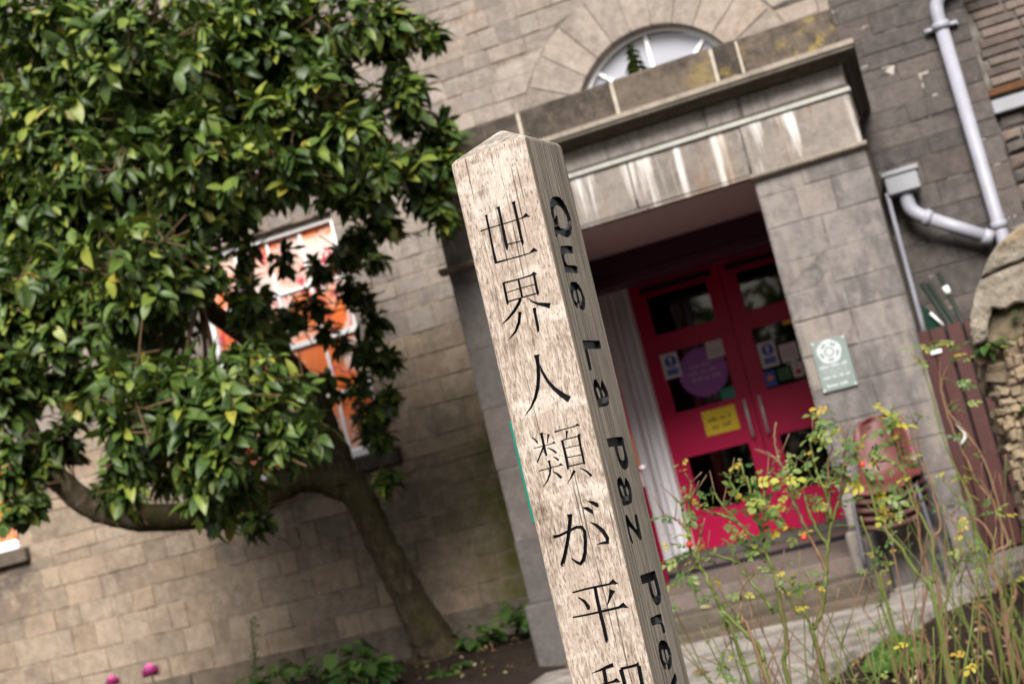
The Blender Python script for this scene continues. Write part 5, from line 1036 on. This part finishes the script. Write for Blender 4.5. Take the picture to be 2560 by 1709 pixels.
for k, (fx, fy, fz, r, lb) in enumerate(((-5.44, 8.5, -.545, .072, 'pink dahlia bloom, the larger one'), (-5.74, 8.5, -.545, .056, 'pink dahlia bloom, smaller and lower, at the bottom edge'))):
    t = thing('dahlia', lb+' below the wall', 'flower', (fx, fy, GZ), 0, 'pink dahlias below the wall'); h = fz-GZ
    b = bmesh.new(); tube(b, smooth_path([(.05, .05, -.03), (.02, .02, h*.5), (0, 0, h)], 4), .005, 6); bm_obj('stem', b, M_pgreen, t)
    it = []
    for i in range(60):
        u = math.acos(1-1.5*(i+.5)/60); v = i*2.4; d = Vector((math.sin(u)*math.cos(v), math.sin(u)*math.sin(v)-.3, math.cos(u))); it.append((Vector((0, 0, h)), frame_from(d, Vector((0, 0, 1))), r*random.uniform(.8, 1.1)))
    join_leaves(it, M_pink, 'bloom', t, variants=[PET])
    for i in range(9):
        hh = h*random.uniform(.2, .8); a = random.uniform(0, 6.28); leaf_obj('leaf', geo_mesh('dahlia_leaf', VAR[0][0]*np.array((1.3, 1, 1)), VAR[0][1], M_gleaf), Vector((.02, .02, hh)), frame_from(Vector((math.cos(a), math.sin(a), .1)), Vector((0, 0, 1))), .11, t)
t = thing('foxglove_spike', 'tall narrow green plant spike standing against the pale stones', 'plant', (-5.32, 9.6, GZ))
b = bmesh.new(); tube(b, smooth_path([(0, 0, -.02), (.03, 0, .3), (.10, 0, .72)], 4), .006, 6); bm_obj('stem', b, M_pgreen, t)
join_leaves([(Vector((.03+.1*(h-.3)/.4, 0, h)), frame_from(Vector((random.gauss(0, 1), random.gauss(0, 1), .7)), Vector((0, 0, 1))), random.uniform(.03, .055)) for h in np.linspace(.3, .72, 46)], M_gleaf, 'flower_spike', t)
for i in range(10): leaf_obj('leaf', geo_mesh('spike_leaf', *VAR[1], M_gleaf), Vector((0, 0, .03+.02*i)), frame_from(Vector((math.cos(i*2.4), math.sin(i*2.4), .3)), Vector((0, 0, 1))), .13, t)
# self-sown plants on the porch roof, dark against the fanlight
M_dleaf = leaf_mat('dark_weed_leaf', [(0, (.018, .028, .014)), (.6, (.03, .042, .02)), (1, (.07, .075, .035))], .15, .6)
def tiered(label, x, y, z, h, tiers, wid):
    t = thing('parapet_plant', label, 'plant', (x, y, z), 0, 'self-sown plants on the porch roof')
    b = bmesh.new(); tube(b, [(0, 0, -.02), (.004, 0, h*.5), (.0, 0, h)], [.004, .003, .0015], 5); bm_obj('stem', b, M_dleaf, t); it = []
    for i in range(tiers):
        f = i/(tiers-1); zz = h*(.15+.85*f); L = wid*(1-.72*f)
        for j in range(7): a = j*.9+i; it.append((Vector((0, 0, zz)), frame_from(Vector((math.cos(a), math.sin(a), -.05+.3*f)), Vector((0, 0, 1))), L*random.uniform(.8, 1.15)))
    for k_, (p, m, l) in enumerate(it): leaf_obj('leaf', geo_mesh('weed_leaf', VAR[k_ % 6][0]*np.array((1.5, 1, 1.4)), VAR[k_ % 6][1], M_dleaf), p, m, l, t)
tiered('little tree shaped weed silhouetted against the fanlight', -1.345, 9.24, 2.462, .262, 7, .115)
tiered('tiny weed at the left corner of the fanlight', -1.55, 9.24, 2.462, .11, 3, .05)
# weeds growing out of the rubble wall
for x, y, z, n, L, lb in ((.245, 6.97, .10, 26, .05, 'pale green fern tuft under the coping stone'), (.45, 6.97, .21, 12, .04, 'small green weed in the dark hollow of the rubble wall'), (.36, 6.97, -.22, 22, .05, 'green weed tuft low on the face of the rubble wall')):
    bed_plant('wall_weed', lb, 'weed', x, y, n, L, .07, .07, 'weeds in the rubble wall', z=z)
# moss cushion
def moss_items(cx, cy, r, n, L):
    o = []
    for _ in range(n):
        a = random.uniform(0, 6.28); q = math.sqrt(random.random()); o.append((Vector((cx+r*q*math.cos(a), cy+r*1.2*q*math.sin(a), GZ+.10*(1-q*q)*random.uniform(.3, 1.1))), frame_from(Vector((random.gauss(0, .6), random.gauss(0, .6), 1)), Vector((0, -1, .2))), L*random.uniform(.6, 1.2)))
    return o
M_moss = leaf_mat('moss_green', [(0, (.035, .08, .010)), (.6, (.06, .125, .018)), (1, (.14, .20, .035))], .3, .7)
tag(join_leaves(moss_items(-.50, 6.48, .145, 1300, .03), M_moss, 'moss_cushion', None), 'bright green moss cushion at the edge of the pale path', 'moss', kind='stuff')
# leaf litter on the soil and two bigger leaves
M_lit = leaf_mat('fallen_leaf', [(0, (.10, .055, .025)), (.4, (.20, .10, .04)), (.65, (.30, .22, .09)), (.85, (.42, .33, .2)), (1, (.16, .2, .05))], .1, .7, (.2, .12, .06))
it = []
for _ in range(900):
    x, y = (random.uniform(-.75, .6), random.uniform(5.6, 8.6)) if random.random() < .72 else (random.uniform(-5.5, -3), random.uniform(8.8, 10.9))
    if x > -.8 and y < 9 and (y-6.78) > 1.95*(x+.78)+.03 and random.random() < .93: continue
    it.append((Vector((x, y, gh(x, y)+.012+random.random()*.015)), frame_from(Vector((random.gauss(0, 1), random.gauss(0, 1), random.gauss(0, .25))), Vector((random.gauss(0, .3), random.gauss(0, .3), 1))), random.uniform(.022, .055)))
tag(join_leaves(it, M_lit, 'leaf_litter', None), 'scattered dry leaves lying on the dark soil', 'leaf litter', kind='stuff')
LM = [geo_mesh('dead_leaf', V, F, M_lit) for V, F in VAR[:3]]
for p, l, lb in (((-1.56, 7.17, GZ+.035), .11, 'curled brown leaf on the pale path beside the post'), ((-1.80, 8.93, -.945), .12, 'orange brown leaf lying on the upper step'), ((.33, 8.0, GZ+.03), .16, 'rust brown leaf on the dark soil below the gate')):
    o = leaf_obj('fallen_leaf', random.choice(LM), Vector(p), frame_from(Vector((1, .3, .05)), Vector((0, -.2, 1))), l, None); tag(o, lb, 'leaf', 'large fallen leaves')

# trees and hedge across the garden, behind the viewer: they are what the door panes mirror
it = []
for _ in range(9000):
    x = random.uniform(-26, 22); top = 4.6+1.6*math.sin(x*.55)+1.1*math.sin(x*1.7+1)
    it.append((Vector((x, random.uniform(-17, -13), GZ+(top-GZ)*random.random()**.8)), frame_from(Vector((random.gauss(0, 1), random.gauss(0, 1), random.gauss(0, 1))), Vector((random.gauss(0, 1), random.gauss(0, 1), 1))), random.uniform(.35, .8)))
tag(join_leaves(it, M_leaf, 'treeline', None), 'trees and hedge across the garden behind the viewer', 'treeline', kind='stuff')
